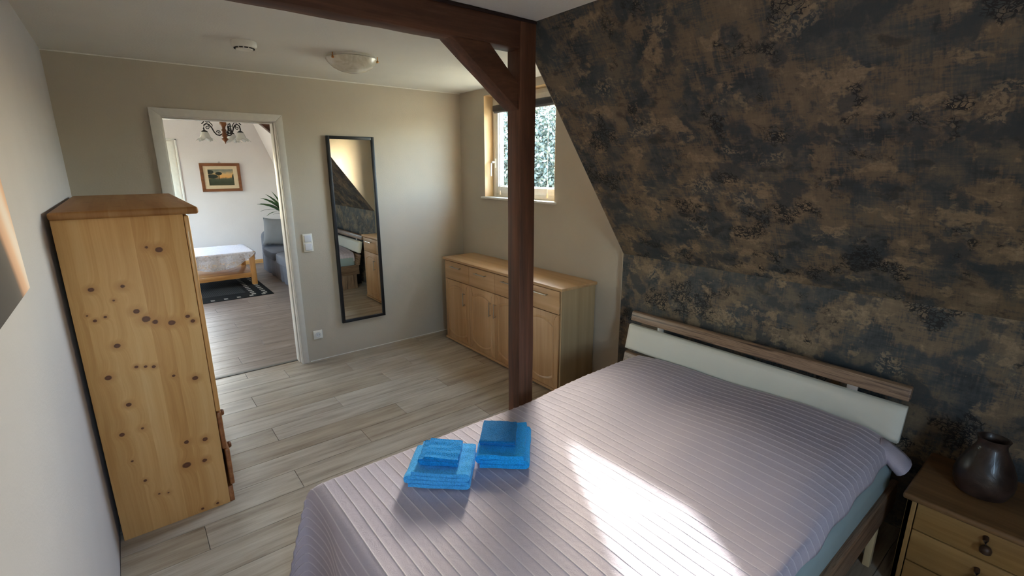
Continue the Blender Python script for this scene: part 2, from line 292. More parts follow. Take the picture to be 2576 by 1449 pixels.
# ------------------------------------------------------------------ mesh builder
class MB:
    def __init__(s): s.bm = bmesh.new()
    def raw(s, V, F):
        vs = [s.bm.verts.new(v) for v in V]
        for f in F:
            try: s.bm.faces.new([vs[i] for i in f])
            except ValueError: pass
        return s
    def box(s, x0, x1, y0, y1, z0, z1, bev=0, seg=2):
        b = bmesh.new(); bmesh.ops.create_cube(b, size=1)
        for v in b.verts: v.co = Vector(((x0 + x1) / 2 + v.co.x * (x1 - x0), (y0 + y1) / 2 + v.co.y * (y1 - y0), (z0 + z1) / 2 + v.co.z * (z1 - z0)))
        if bev: bmesh.ops.bevel(b, geom=list(b.edges), offset=bev, segments=seg, affect='EDGES', profile=.5)
        return s.merge(b)
    def merge(s, b, mat=None):
        me = bpy.data.meshes.new('tmp'); b.to_mesh(me); b.free()
        if mat: me.transform(mat)
        s.bm.from_mesh(me); bpy.data.meshes.remove(me); return s
    def prism(s, poly, axis, a, b, bev=0):
        """poly in the two remaining axes (in xyz order), extruded along axis from a to b"""
        def P(u, v, k): return {'x': (k, u, v), 'y': (u, k, v), 'z': (u, v, k)}[axis]
        n = len(poly); V = [P(u, v, a) for u, v in poly] + [P(u, v, b) for u, v in poly]
        F = [list(range(n))[::-1], list(range(n, 2 * n))] + [[i, (i + 1) % n, n + (i + 1) % n, n + i] for i in range(n)]
        bb = bmesh.new(); vs = [bb.verts.new(v) for v in V]
        for f in F: bb.faces.new([vs[i] for i in f])
        bmesh.ops.recalc_face_normals(bb, faces=bb.faces)
        if bev: bmesh.ops.bevel(bb, geom=list(bb.edges), offset=bev, segments=2, affect='EDGES', profile=.5)
        return s.merge(bb)
    def lathe(s, prof, c, n=32, axis='z'):
        V = []; F = []
        for r, z in prof:
            for k in range(n):
                a = 2 * PI * k / n; p = (r * math.cos(a), r * math.sin(a), z)
                if axis == 'x': p = (p[2], p[0], p[1])
                if axis == 'y': p = (p[0], p[2], p[1])
                V.append((c[0] + p[0], c[1] + p[1], c[2] + p[2]))
        m = len(prof)
        for i in range(m - 1):
            for k in range(n): F.append([i * n + k, i * n + (k + 1) % n, (i + 1) * n + (k + 1) % n, (i + 1) * n + k])
        F.append(list(range(n))[::-1]); F.append([(m - 1) * n + k for k in range(n)])
        b = bmesh.new(); vs = [b.verts.new(v) for v in V]
        for f in F: b.faces.new([vs[i] for i in f])
        bmesh.ops.remove_doubles(b, verts=b.verts, dist=1e-6); bmesh.ops.recalc_face_normals(b, faces=b.faces); return s.merge(b)
    def tube(s, pts, r, n=8):
        pts = [Vector(p) for p in pts]; V = []; F = []; rs = r if hasattr(r, '__len__') else [r] * len(pts)
        up = Vector((0, 0, 1))
        for i, p in enumerate(pts):
            d = (pts[min(i + 1, len(pts) - 1)] - pts[max(i - 1, 0)]).normalized()
            a = d.cross(up if abs(d.z) < .95 else Vector((1, 0, 0))).normalized(); b = d.cross(a)
            for k in range(n): V.append(p + a * (rs[i] * math.cos(2 * PI * k / n)) + b * (rs[i] * math.sin(2 * PI * k / n)))
        for i in range(len(pts) - 1):
            for k in range(n): F.append([i * n + k, i * n + (k + 1) % n, (i + 1) * n + (k + 1) % n, (i + 1) * n + k])
        F += [list(range(n))[::-1], [(len(pts) - 1) * n + k for k in range(n)]]
        b = bmesh.new(); vs = [b.verts.new(v) for v in V]
        for f in F: b.faces.new([vs[i] for i in f])
        bmesh.ops.recalc_face_normals(b, faces=b.faces); return s.merge(b)
    def build(s, name, mat, parent=None, label=None, smooth=True, kind=None, angle=38):
        me = bpy.data.meshes.new(name)
        if parent is not None:
            o0 = parent; off = Vector((0, 0, 0))
            while o0 is not None: off += o0.location; o0 = o0.parent
            rz = parent.rotation_euler.z if parent.parent is None else 0
            bmesh.ops.translate(s.bm, verts=s.bm.verts, vec=-off)
        s.bm.to_mesh(me); s.bm.free()
        for p in me.polygons: p.use_smooth = smooth
        if smooth: me.set_sharp_from_angle(angle=math.radians(angle))
        me.materials.append(mat if not isinstance(mat, str) else M[mat]); o = bpy.data.objects.new(name, me); C.objects.link(o)
        if parent is not None: o.parent = parent
        if label: o['label'] = label
        if kind: o['kind'] = kind
        return o
def root(name, loc, label, cat, group=None):
    o = bpy.data.objects.new(name, None); C.objects.link(o); o.location = loc; o.empty_display_size = .05
    o['label'] = label; o['category'] = cat
    if group: o['group'] = group
    return o
def tag(o, label, cat, group=None):
    o['label'] = label; o['category'] = cat
    if group: o['group'] = group
    return o
def struct(o, label, cat='wall'):
    o['kind'] = 'structure'; o['label'] = label; o['category'] = cat; return o
def B(): return MB()
def hole_wall(b, axis, t0, t1, u0, u1, z0, z1, hu0, hu1, hz0, hz1):
    """wall slab with one rectangular opening; axis = normal"""
    for (a0, a1, c0, c1) in ((u0, hu0, z0, z1), (hu1, u1, z0, z1), (hu0, hu1, z0, hz0), (hu0, hu1, hz1, z1)):
        if a1 - a0 < 1e-4 or c1 - c0 < 1e-4: continue
        if axis == 'x': b.box(t0, t1, a0, a1, c0, c1)
        else: b.box(a0, a1, t0, t1, c0, c1)
    return b

H = 2.378; XL = -2.985; W = -2.144; KX = -.064; KZ = 1.098; SX = -1.008
YR = -5.6
# ------------------------------------------------------------------ setting: bedroom shell
fl = struct(B().box(XL - .1, .3, YR - .1, .115, -.14, -.008).build('floor', 'subfloor', smooth=False), 'pale grey oak laminate floor of the bedroom', 'floor')
struct(B().box(XL - .1, .3, YR - .1, .13, H, H + .12).build('ceiling', 'ceiling', smooth=False), 'flat white ceiling of the bedroom', 'ceiling')
struct(hole_wall(B(), 'y', 0, .13, -4.75, .3, -.14, 2.62, -2.445, -1.706, -.14, 2.032).build('wall_back', 'greige', smooth=False), 'greige wall with the doorway and the tall mirror')
struct(B().box(XL - .1, XL, YR - .1, 0, -.14, H).build('wall_left', 'white_wall', smooth=False), 'white wall on the left behind the wardrobe')
struct(hole_wall(B(), 'x', 0, .18, W, 0, -.14, H, -1.375, -.409, 1.405, 2.315).build('wall_right', 'greige', smooth=False), 'greige dormer wall with the window above the sideboard')
struct(hole_wall(B(), 'y', YR - .1, YR, XL - .1, .3, -.14, H, -2.85, -2.15, 1.0, 2.0).build('wall_rear', 'greige', smooth=False), 'greige wall behind the viewer with an opening for the added fill window')
struct(B().prism([(SX, H), (KX, KZ), (KX, -.01), (0, -.01), (0, H)], 'y', W - .004, W).build('wall_cheek', 'greige', smooth=False), 'triangular greige dormer cheek above the roof slope')
def uvquad(name, V, uvs, thick, label):
    me = bpy.data.meshes.new(name); n = len(V); t = Vector(thick)
    P = [Vector(v) for v in V] + [Vector(v) + t for v in V]
    F = [list(range(n)), [n + i for i in range(n)][::-1]] + [[i, n + i, n + (i + 1) % n, (i + 1) % n] for i in range(n)]
    me.from_pydata(P, [], F); uvl = me.uv_layers.new(name='UVMap'); U = list(uvs) + list(uvs)
    for p in me.polygons:
        for li in p.loop_indices: uvl.data[li].uv = U[me.loops[li].vertex_index]
    me.materials.append(M['wallpaper']); me.update(); bm = bmesh.new(); bm.from_mesh(me); bmesh.ops.recalc_face_normals(bm, faces=bm.faces); bm.to_mesh(me); bm.free()
    o = bpy.data.objects.new(name, me); C.objects.link(o); return struct(o, label)
sl = math.hypot(SX - KX, H - KZ); YA = W - .004
uvquad('wall_knee', [(KX, YA, -.05), (KX, YR, -.05), (KX, YR, KZ), (KX, YA, KZ)], [(0, -.05), (YA - YR, -.05), (YA - YR, KZ), (0, KZ)], (.3, 0, 0), 'low knee wall with dark mottled wallpaper behind the bed')
nrm = Vector((H - KZ, 0, -(SX - KX))).normalized()
uvquad('wall_slope', [(KX, YA, KZ), (KX, YR, KZ), (SX, YR, H), (SX, YA, H)], [(0, KZ + .13), (YA - YR, KZ + .13), (YA - YR, KZ + .13 + sl), (0, KZ + .13 + sl)], tuple(nrm * .2), 'sloping roof wall covered in dark mottled wallpaper')
struct(B().box(XL, 0, -.007, -.0005, H - .007, H - .0005).build('trim_1', 'caulk', smooth=False), 'thin white caulk line under the ceiling', 'trim')
struct(B().box(-1.64, -.002, -.004, -.0005, .0, .006).build('trim_2', 'caulk', smooth=False), 'thin pale joint along the foot of the greige wall', 'trim')

# planks of the floor (one object each, shared meshes per length)
PW = .1925
_pl = {}
def plank_mesh(L, Wd, mat):
    k = (round(L, 3), round(Wd, 4), mat)
    if k in _pl: return _pl[k]
    b = MB(); g = .0009; e = .0012; x0, x1, y0, y1 = g, L - g, g, Wd - g
    V = [(x0, y0, -.008), (x1, y0, -.008), (x1, y1, -.008), (x0, y1, -.008), (x0, y0, -e), (x1, y0, -e), (x1, y1, -e), (x0, y1, -e), (x0 + e, y0 + e, 0), (x1 - e, y0 + e, 0), (x1 - e, y1 - e, 0), (x0 + e, y1 - e, 0)]
    F = [(0, 3, 2, 1)] + [(i, (i + 1) % 4, 4 + (i + 1) % 4, 4 + i) for i in range(4)] + [(4 + i, 4 + (i + 1) % 4, 8 + (i + 1) % 4, 8 + i) for i in range(4)] + [(8, 9, 10, 11)]
    b.raw(V, F); me = bpy.data.meshes.new('plank'); b.bm.to_mesh(me); b.bm.free(); me.materials.append(M[mat]); _pl[k] = me; return me
def lay(parent, x, y, L, Wd, mat, tone):
    o = bpy.data.objects.new('plank', plank_mesh(L, Wd, mat)); C.objects.link(o); o.parent = parent; o.location = (x, y, 0); o.color = (tone[0], tone[1], tone[2], 1)
JO = {0: -.9, 1: -1.875, 2: -1.41, 3: -2.2, 4: -1.245, 5: -1.71, 6: -2.19, 7: -1.395, 8: -1.734, 9: -2.2, 10: -2.664, 11: -1.9, 12: -2.3, 13: -1.5}
TONE = {(1, 1): .86, (1, 0): 1.0, (2, 0): 1.0, (2, 1): .9, (3, 1): .88, (3, 0): 1.02, (4, 1): .82, (4, 2): .98, (5, 1): 1.0, (5, 2): .84, (6, 1): 1.03, (6, 2): .84, (7, 1): .8, (7, 2): .93, (8, 1): .86, (8, 2): 1.0, (9, 1): 1.0, (9, 2): .8, (10, 1): 1.0, (10, 0): .84}
rw = random.Random(3)
for n in range(0, 29):
    y1 = -(.037 + PW * (n - 1)); y0 = y1 - PW
    if n == 0: y1 = .11
    Wd = y1 - y0
    j = JO.get(n, -2.7 + rw.random() * 1.2)
    xs = [XL + .001]; x = j
    while x - 1.25 > XL + .03: x -= 1.25
    while x < -.03: xs.append(x); x += 1.25
    xs.append(-.002)
    for i in range(len(xs) - 1):
        base = TONE.get((n, i), rw.choice([.86, .92, .98, 1.0, 1.03])); wm = 1 - base
        lay(fl, xs[i], y0, xs[i + 1] - xs[i], Wd, 'oak', (base + wm * .25, base, base - wm * .35))

# ------------------------------------------------------------------ setting: living room beyond the doorway
YF = 5.3; LX = -4.6; RX = 0.05; HL = 2.5
fl2 = struct(B().box(LX - .1, .35, .115, YF + .1, -.14, -.008).build('floor', 'subfloor', smooth=False), 'brownish grey laminate floor of the living room', 'floor')
struct(B().box(LX - .1, .35, .13, YF + .1, HL, HL + .12).build('ceiling', 'ceiling', smooth=False), 'white ceiling of the living room', 'ceiling')
struct(hole_wall(B(), 'y', YF, YF + .12, LX - .1, .35, -.14, 2.62, -2.76, -1.95, .95, 2.10).build('wall_far', 'living_wall', smooth=False), 'white far wall of the living room with a window and picture')
struct(hole_wall(B(), 'x', LX - .1, LX, .13, YF + .1, -.14, 2.62, 2.9, 4.9, .5, 2.2).build('wall_west', 'living_wall', smooth=False), 'white left wall of the living room with an opening for the added fill window')
struct(B().box(RX, RX + .3, .13, YF, -.14, 1.1).build('wall_east', 'living_wall', smooth=False), 'white low wall on the right of the living room')
struct(B().prism([(-.82, HL), (-.29, 1.1), (.35, 1.1), (.35, HL)], 'y', .13, YF).build('wall_incline', 'living_wall', smooth=False), 'white sloping roof wall of the living room')
struct(B().prism([(LX, 0), (RX, 0), (RX, .07), (LX, .07)], 'y', YF - .018, YF - .0005, .003).build('baseboard_far', 'pine_x', smooth=False), 'pine baseboard along the living room far wall', 'baseboard')
rw = random.Random(9)
n = 0; y = .13
while y < YF - .001:
    Wd = min(PW, YF - y); xs = [LX]; x = LX + .1 + rw.random() * 1.25
    while x < RX - .1: xs.append(x); x += 1.25
    xs.append(RX)
    for i in range(len(xs) - 1):
        b_ = .9 + rw.random() * .16; lay(fl2, xs[i], y, xs[i + 1] - xs[i], Wd, 'oak_brown', (b_, b_, b_))
    y += Wd
# door 1: casing and lining of the open doorway
d1 = struct(root('door_1', (-2.08, 0, 0), 'white doorway casing without a visible door leaf', 'doorway'), 'white painted doorway casing open to the living room', 'door')
XA0, XA1, XB0, XB1, ZT = -2.505, -2.44, -1.708, -1.656, 2.08
for nm, poly in (('casing', [(XA0, 0), (XA0, ZT), (XA1, ZT - .052), (XA1, 0)]), ('casing', [(XB1, 0), (XB0, 0), (XB0, ZT - .052), (XB1, ZT)]), ('casing', [(XA0, ZT), (XB1, ZT), (XB0, ZT - .052), (XA1, ZT - .052)])):
    B().prism(poly, 'y', -.016, .0, .003).build(nm, 'door_lacquer', d1)
B().box(XA1 - .006, XA1 + .004, .0, .135, 0, 2.03, .002).build('jamb', 'door_lacquer', d1); B().box(XB0 - .004, XB0 + .003, .0, .135, 0, 2.03, .002).build('jamb', 'door_lacquer', d1)
B().box(XA1 + .004, XB0 - .004, .0, .135, 2.024, 2.033, .002).build('head_jamb', 'door_lacquer', d1)
B().box(XB0 - .012, XB0 - .004, .05, .135, 0, 2.024, .003).build('door_stop', 'door_lacquer', d1); B().box(XA1 + .004, XA1 + .012, .05, .135, 0, 2.024, .003).build('door_stop', 'door_lacquer', d1)
B().box(XA1 + .012, XB0 - .012, .05, .135, 2.016, 2.024, .003).build('door_stop', 'door_lacquer', d1)
for xx in (XA0, XB1): 
    for nm, poly in (('casing_back', [(xx, 0), (xx, ZT), (XA1 if xx < -2 else XB0, ZT - .052), (XA1 if xx < -2 else XB0, 0)]),): B().prism(poly, 'y', .131, .146, .003).build(nm, 'door_lacquer', d1)
B().prism([(XA1 + .012, .1), (XB0 - .012, .1), (XB0 - .012, .132), (XA1 + .012, .132)], 'z', .0, .004, .0012).build('threshold_strip', plain('grey_threshold', srgb(104, 98, 92), .7), d1)

# window 1 (dormer)
def window(name, plane, axis, u0, u1, z0, z1, mir, label, fw=.055, sw=.06, handle_side=None):
    """plane = inner face of frame along axis; mir = +1 outside lies in + direction"""
    r = root(name, (plane if axis == 'x' else (u0 + u1) / 2, plane if axis == 'y' else (u0 + u1) / 2, z0), label, 'window'); struct(r, label, 'window')
    def bar(b, a0, a1, c0, c1, d0, d1, bev=.004):
        p0, p1 = sorted((plane + mir * d0, plane + mir * d1))
        if axis == 'x': b.box(p0, p1, a0, a1, c0, c1, bev)
        else: b.box(a0, a1, p0, p1, c0, c1, bev)
        return b
    b = B()
    for q in ((u0, u0 + fw, z0, z1), (u1 - fw, u1, z0, z1), (u0 + fw, u1 - fw, z0, z0 + fw), (u0 + fw, u1 - fw, z1 - fw, z1)): bar(b, *q, .0, .07)
    b.build('frame', 'pvc', r)
    a0, a1, c0, c1 = u0 + fw - .012, u1 - fw + .012, z0 + fw - .012, z1 - fw + .012; b = B()
    for q in ((a0, a0 + sw, c0, c1), (a1 - sw, a1, c0, c1), (a0 + sw, a1 - sw, c0, c0 + sw), (a0 + sw, a1 - sw, c1 - sw, c1)): bar(b, *q, -.014, .055)
    for q in ((a0 + sw, a0 + sw + .008, c0 + sw, c1 - sw), (a1 - sw - .008, a1 - sw, c0 + sw, c1 - sw), (a0 + sw, a1 - sw, c0 + sw, c0 + sw + .008), (a0 + sw, a1 - sw, c1 - sw - .008, c1 - sw)): bar(b, *q, .0, .045, .001)
    sa = b.build('sash', 'pvc', r)
    b = B(); bar(b, a0 + sw + .001, a1 - sw - .001, c0 + sw + .001, c1 - sw - .001, .02, .024, 0); b.build('pane', 'glass', r, smooth=False)
    return r, (a0, a1, c0, c1)
w1, (a0, a1, c0, c1) = window('window_1', .10, 'x', -1.373, -.411, 1.408, 2.312, 1, 'white framed dormer window with a tree outside', .05, .058)
pz = 1.715; hb = B().box(.074, .086, -.482, -.456, pz - .04, pz + .045, .004); hb.tube([(.08, -.466, pz + .012), (.045, -.466, pz + .012), (.036, -.466, pz), (.036, -.462, pz - .05), (.038, -.458, pz - .115)], [.009, .009, .009, .0085, .008], 10); hb.build('window_handle', 'pvc', w1)
B().box(-.03, .10, -1.40, -.378, 1.39, 1.408, .004).build('window_sill', 'trim', w1)
B().box(.0, .099, -.4115, -.4085, 1.408, 2.315).build('reveal_lining', 'reveal', w1, smooth=False); B().box(.0, .099, -1.3755, -1.3725, 1.408, 2.315).build('reveal_lining', 'reveal', w1, smooth=False)
B().box(.0, .099, -1.372, -.412, 2.312, 2.316).build('reveal_lining', 'reveal', w1, smooth=False)
# roller blind of the dormer window
rb = root('roller_blind', (.07, -.885, 2.17), 'dark rolled-up blind cassette across the top of the dormer window', 'blind')
B().box(.045, .084, -1.31, -.478, 2.175, 2.228, .008).build('cassette', plain('anthracite_cassette', srgb(48, 48, 54), .4), rb)
B().box(.052, .078, -1.30, -.488, 2.160, 2.175, .003).build('bottom_bar', plain('grey_blind_bar', srgb(96, 96, 104), .4), rb)
for yy in (-.568, -1.219):
    cord = B().tube([(.062, yy, 2.165), (.062, yy, 1.465)], .0011, 6).build('cord', 'pvc', rb)
    B().lathe([(.0, 0), (.008, .001), (.0105, .008), (.007, .03), (.004, .04), (0, .041)], (.062, yy, 1.427), 12).build('cord_pull', plain('cream_cord_pull', srgb(232, 218, 190), .5), cord)
# other windows
window('window_2', YF + .03, 'y', -2.758, -1.952, .952, 2.098, 1, 'white window in the living room far wall', .03, .09)
B().box(-1.95, -1.925, YF - .012, YF, .93, 2.12, .003).build('trim_3', 'trim'); struct(bpy.data.objects['trim_3'], 'white edge strip right of the living room window', 'trim')
B().box(-2.78, -1.925, YF - .012, YF, 2.098, 2.125, .003).build('trim_4', 'trim'); struct(bpy.data.objects['trim_4'], 'white edge strip above the living room window', 'trim')
window('fill_window_rear', YR - .03, 'y', -2.848, -2.152, 1.002, 1.998, -1, 'unseen white window added behind the viewer for fill daylight')  # out of view, added to bring fill daylight in from behind the camera
window('fill_window_living', LX - .03, 'x', 2.902, 4.898, .502, 2.198, -1, 'wide unseen white window added to light the living room')  # out of view, added to brighten the living room

# ------------------------------------------------------------------ timber frame
tf = root('timber_frame', (-1.06, -2.23, 0), 'dark brown timber post with diagonal brace and tie beam under the ceiling', 'timber post')
px0, px1, py0, py1 = -1.112, -1.008, -2.281, -2.178
def rough(b, amp, seed):
    bmesh.ops.subdivide_edges(b.bm, edges=[e for e in b.bm.edges if e.calc_length() > .3], cuts=24, use_grid_fill=True)
    for v in b.bm.verts:
        n_ = noise.noise_vector(v.co * 6 + Vector((seed, 0, 0))); v.co += n_ * amp
    return b
rough(B().box(px0, px1, py0, py1, 0, H - .004, .006), .0022, 1).build('post', 'beam', tf)
rough(B().box(XL + .001, px0 + .004, py0 + .004, py1 - .002, 2.242, H - .001, .006), .0025, 2).build('tie_beam', 'beam_x', tf)
B().box(-2.985 + .002, px1, py0 - .004, py0 + .004, H - .016, H - .001, .003).build('caulk_strip', plain('dark_brown_seal', srgb(40, 22, 20), .7), tf)
bp = [(-1.497, 2.246), (-1.285, 2.246), (-1.110, 2.083), (-1.110, 1.958)]
br = B().prism(bp, 'y', py0 + .012, py1 + .012, .004)
rough(br, .0015, 3).build('brace', wood('dark_stained_brace', [(.3, srgb(60, 36, 24)), (.5, srgb(96, 60, 41)), (.62, srgb(114, 74, 52)), (.75, srgb(130, 89, 65))], 'X', 14, .25, .6, .3), tf)

# ------------------------------------------------------------------ bed
BY0, BY1 = -3.866, -2.405; BXF = -2.305
bed = root('bed', (-1.25, -3.13, 0), 'double bed frame in walnut decor with a slatted headboard and white padded panel', 'bed')
B().box(BXF, -.24, BY1 - .028, BY1, .2, .335, .004).build('side_rail', 'walnut_x', bed); B().box(BXF, -.24, BY0, BY0 + .028, .2, .335, .004).build('side_rail', 'walnut_x', bed)
B().box(BXF, BXF + .028, BY0 + .028, BY1 - .028, .2, .335, .004).build('foot_rail', 'walnut_y', bed)
for (x, yy) in ((-.5, BY1 - .05),):
    B().box(x, x + .22, yy, yy + .04, 0, .2, .003).build('leg', 'walnut_z', bed)
for (x, yy) in ((BXF + .02, BY1 - .06), (BXF + .02, BY0 + .02)):
    B().box(x, x + .045, yy, yy + .04, 0, .2, .003).build('leg', 'black', bed)
B().box(-.455, -.42, BY0 + .004, BY0 + .03, .0, .2, .003).build('leg', 'lightpost', bed, 'pale birch support leg')
B().box(BXF + .03, -.26, BY0 + .03, BY1 - .03, .285, .3).build('slat_base', 'beech_y', bed, smooth=False)
HY0, HY1 = -3.835, -2.345
def hslab(z0, z1, th, bev=.008):          # slab of the leaning headboard
    xf = lambda z: -.19 - (.755 - z) * .215
    b = B(); b.prism([(xf(z0), z0), (xf(z1), z1), (xf(z1) + th, z1 + th * .15), (xf(z0) + th, z0 + th * .15)], 'y', HY0, HY1, bev); return b
hslab(.690, .752, .03).build('headboard_rail', 'walnut_y', bed); hslab(.335, .482, .03).build('headboard_rail', 'walnut_y', bed)
# padded panel
nu, nv = 60, 14; V = []; F = []
for j in range(nv + 1):
    for i in range(nu + 1):
        u = i / nu; v = j / nv; z = .508 + (.665 - .508) * v; yy = HY0 + .002 + (HY1 - HY0 - .004) * u
        e = min(1, min(v, 1 - v) / .14); e2 = min(1, min(u, 1 - u) / .012); puff = .016 * math.sqrt(max(0, 1 - (1 - e) ** 2)) * math.sqrt(max(0, 1 - (1 - e2) ** 2))
        cr = .012 * math.exp(-((v - .12 - u * 2.6) / .14) ** 2) * max(0, 1 - u / .22)
        V.append((-.19 - (.755 - z) * .215 - .004 - puff - cr, yy, z))
for j in range(nv):
    for i in range(nu): a = j * (nu + 1) + i; F.append((a, a + nu + 1, a + nu + 2, a + 1))
b = B().raw(V, F); b.merge(hslab(.508, .665, .022, .002).bm); bmesh.ops.recalc_face_normals(b.bm, faces=b.bm.faces); b.build('padded_panel', 'leather', bed, 'white padded headboard panel', angle=60)
for yy in (-2.57, -3.62):
    B().box(-.19, -.178, yy - .022, yy + .022, .3, .74, .002).build('headboard_bracket', plain('grey_steel_bracket', srgb(168, 166, 164), .4, .7), bed)
B().box(-.2, -.13, HY0 + .3, HY0 + .36, 0, .6, .003).build('headboard_foot', 'black', bed); B().box(-.2, -.13, HY1 - .36, HY1 - .3, 0, .6, .003).build('headboard_foot', 'black', bed)
# mattress
mb = B().box(BXF + .012, -.275, BY0 + .020, BY1 - .035, .3, .462, .045, 5)
tag(mb.build('mattress', 'sheet'), 'mattress in a pale teal fitted sheet showing below the bedspread edge', 'mattress')
# bedspread with pin tucks
def cover():
    per = .0425; rtop = .05; Ltop = 2.045; Ltot = Ltop + .44; x_head = -.285
    us = []; k = 0
    while k * per < Ltot:
        c = k * per
        for d in (-.012, -.0042, -.0021, 0, .0021, .0042, .012): 
            if 0 <= c + d <= Ltot: us.append(c + d)
        k += 1
    us = sorted(set(round(u, 5) for u in us)); 
    ny = 110; wl_, wr_ = .24, .03; wtop = BY1 - .045 - (BY0 + .033); tot = wl_ + wtop + wr_
    vs_ = [i / ny * tot for i in range(ny + 1)]
    def edge(s, L, r):      # arc length past start of a flat run of length L -> (advance, drop)
        if s <= L - r: return s, 0.0
        a = (s - (L - r)) / r
        if a < PI / 2: return L - r + r * math.sin(a), r * (1 - math.cos(a))
        return L, r + (s - (L - r) - r * PI / 2)
    V = []; F = []; TK = []
    for u in us:
        ax, dx = edge(u, Ltop, rtop)
        t_ = u / Ltop; wl = .10 + .20 * min(1, max(0, t_)) ** 2
        for v in vs_:
            # v=0 left hem ... tot right hem
            s_left = wl_ + .0 - v
            if v < wl_ + wtop / 2:
                ay, dy = edge(wl_ + wtop / 2 - v, wtop / 2, .045); yy = (BY1 - .045) - wtop / 2 + ay; dy *= wl / wl_ if dy > .045 else 1; side = 1
            else:
                ay, dy = edge(v - wl_ - wtop / 2, wtop / 2, .03); yy = (BY1 - .045) - wtop / 2 - ay; side = -1
            x = x_head - ax
            drop = math.sqrt(dx * dx + dy * dy) if dx * dy > 0 else dx + dy
            fl_ = min(dx, dy); x -= .22 * fl_ + .05 * dx; yy += side * .22 * fl_ + side * .04 * dy
            # mounds of the pillows under the spread
            h = 0.0; q = (yy - BY0 - .02) / (BY1 - BY0 - .02); e = max(0, min(1, (ax) / .30)); f_ = max(0, min(1, (1.0 - ax) / .55))
            rise = (f_ * f_ * (3 - 2 * f_)) * (.62 + .38 * math.sin(min(1, ax / .22 + .35) * PI / 2))
            side_f = math.sqrt(max(0, min(1, (q + .01) / .10))) * math.sqrt(max(0, min(1, (1.03 - q) / .2)))
            h += rise * side_f * (.053 + .020 * math.exp(-((q - .27) / .2) ** 2) + .004 * math.cos((q - .75) * 9))
            h += .022 * (1 - (2 * q - 1) ** 2) * max(0, 1 - max(0, q - 1)) if 0 < q < 1 else 0
            h += .022 * max(0, min(1, (.55 - q) / .5)) * (1 if dy < .01 else .6)
            h += .0045 * noise.noise(Vector((x * 3.1, yy * 3.1, 2))) + .0016 * noise.noise(Vector((x * 11, yy * 9, 5)))
            z = .467 + h - drop
            if dx > 0: x -= .012 * math.sin(yy * 13 + 1) * min(1, dx / .15)
            if dy > 0 and side < 0: yy += .006 * math.sin(x * 24) * min(1, dy / .06); z += .006 * noise.noise(Vector((x * 9, 1, 1)))
            # pin tuck ridge
            rr = ((u + per / 2) % per) - per / 2; tk = math.exp(-(rr / .0017) ** 2); rg = .0026 * tk; TK.append(tk * .75)
            if dx > rtop: x -= rg
            else: z += rg
            if dy > .045: yy += side * rg
            V.append((x, yy, z))
    m = ny + 1
    for i in range(len(us) - 1):
        for j in range(ny): F.append((i * m + j, i * m + j + 1, (i + 1) * m + j + 1, (i + 1) * m + j))
    b = B().raw(V, F); bmesh.ops.recalc_face_normals(b.bm, faces=b.bm.faces)
    o = b.build('bedspread', 'cover', angle=180)
    at = o.data.attributes.new('tuck', 'FLOAT', 'POINT'); at.data.foreach_set('value', TK)
    if sum(p.normal.z * p.area for p in o.data.polygons) < 0: o.data.flip_normals()
    md = o.modifiers.new('thickness', 'SOLIDIFY'); md.thickness = .004; md.offset = -1
    # flap of the spread folded out past the pillow at the head on the right
    P = [[(-.29, -3.78, .537), (-.29, -3.845, .512), (-.30, -3.905, .478)], [(-.33, -3.79, .537), (-.335, -3.85, .512), (-.35, -3.908, .470)], [(-.375, -3.80, .530), (-.385, -3.852, .500), (-.395, -3.904, .455)], [(-.378, -3.80, .50), (-.388, -3.845, .465), (-.392, -3.878, .432)], [(-.33, -3.79, .47), (-.33, -3.83, .44), (-.335, -3.86, .425)]]
    V = [p for r_ in P for p in r_]; F = [(i * 3 + j, i * 3 + j + 1, (i + 1) * 3 + j + 1, (i + 1) * 3 + j) for i in range(4) for j in range(2)]
    fo = B().raw(V, F).build('corner_flap', 'cover', o, angle=180); ms = fo.modifiers.new('soft', 'SUBSURF'); ms.levels = ms.render_levels = 1; md = fo.modifiers.new('thickness', 'SOLIDIFY'); md.thickness = .004
    return tag(o, 'lilac grey bedspread with fine pin tuck lines spread over the bed', 'bedspread')
cover()

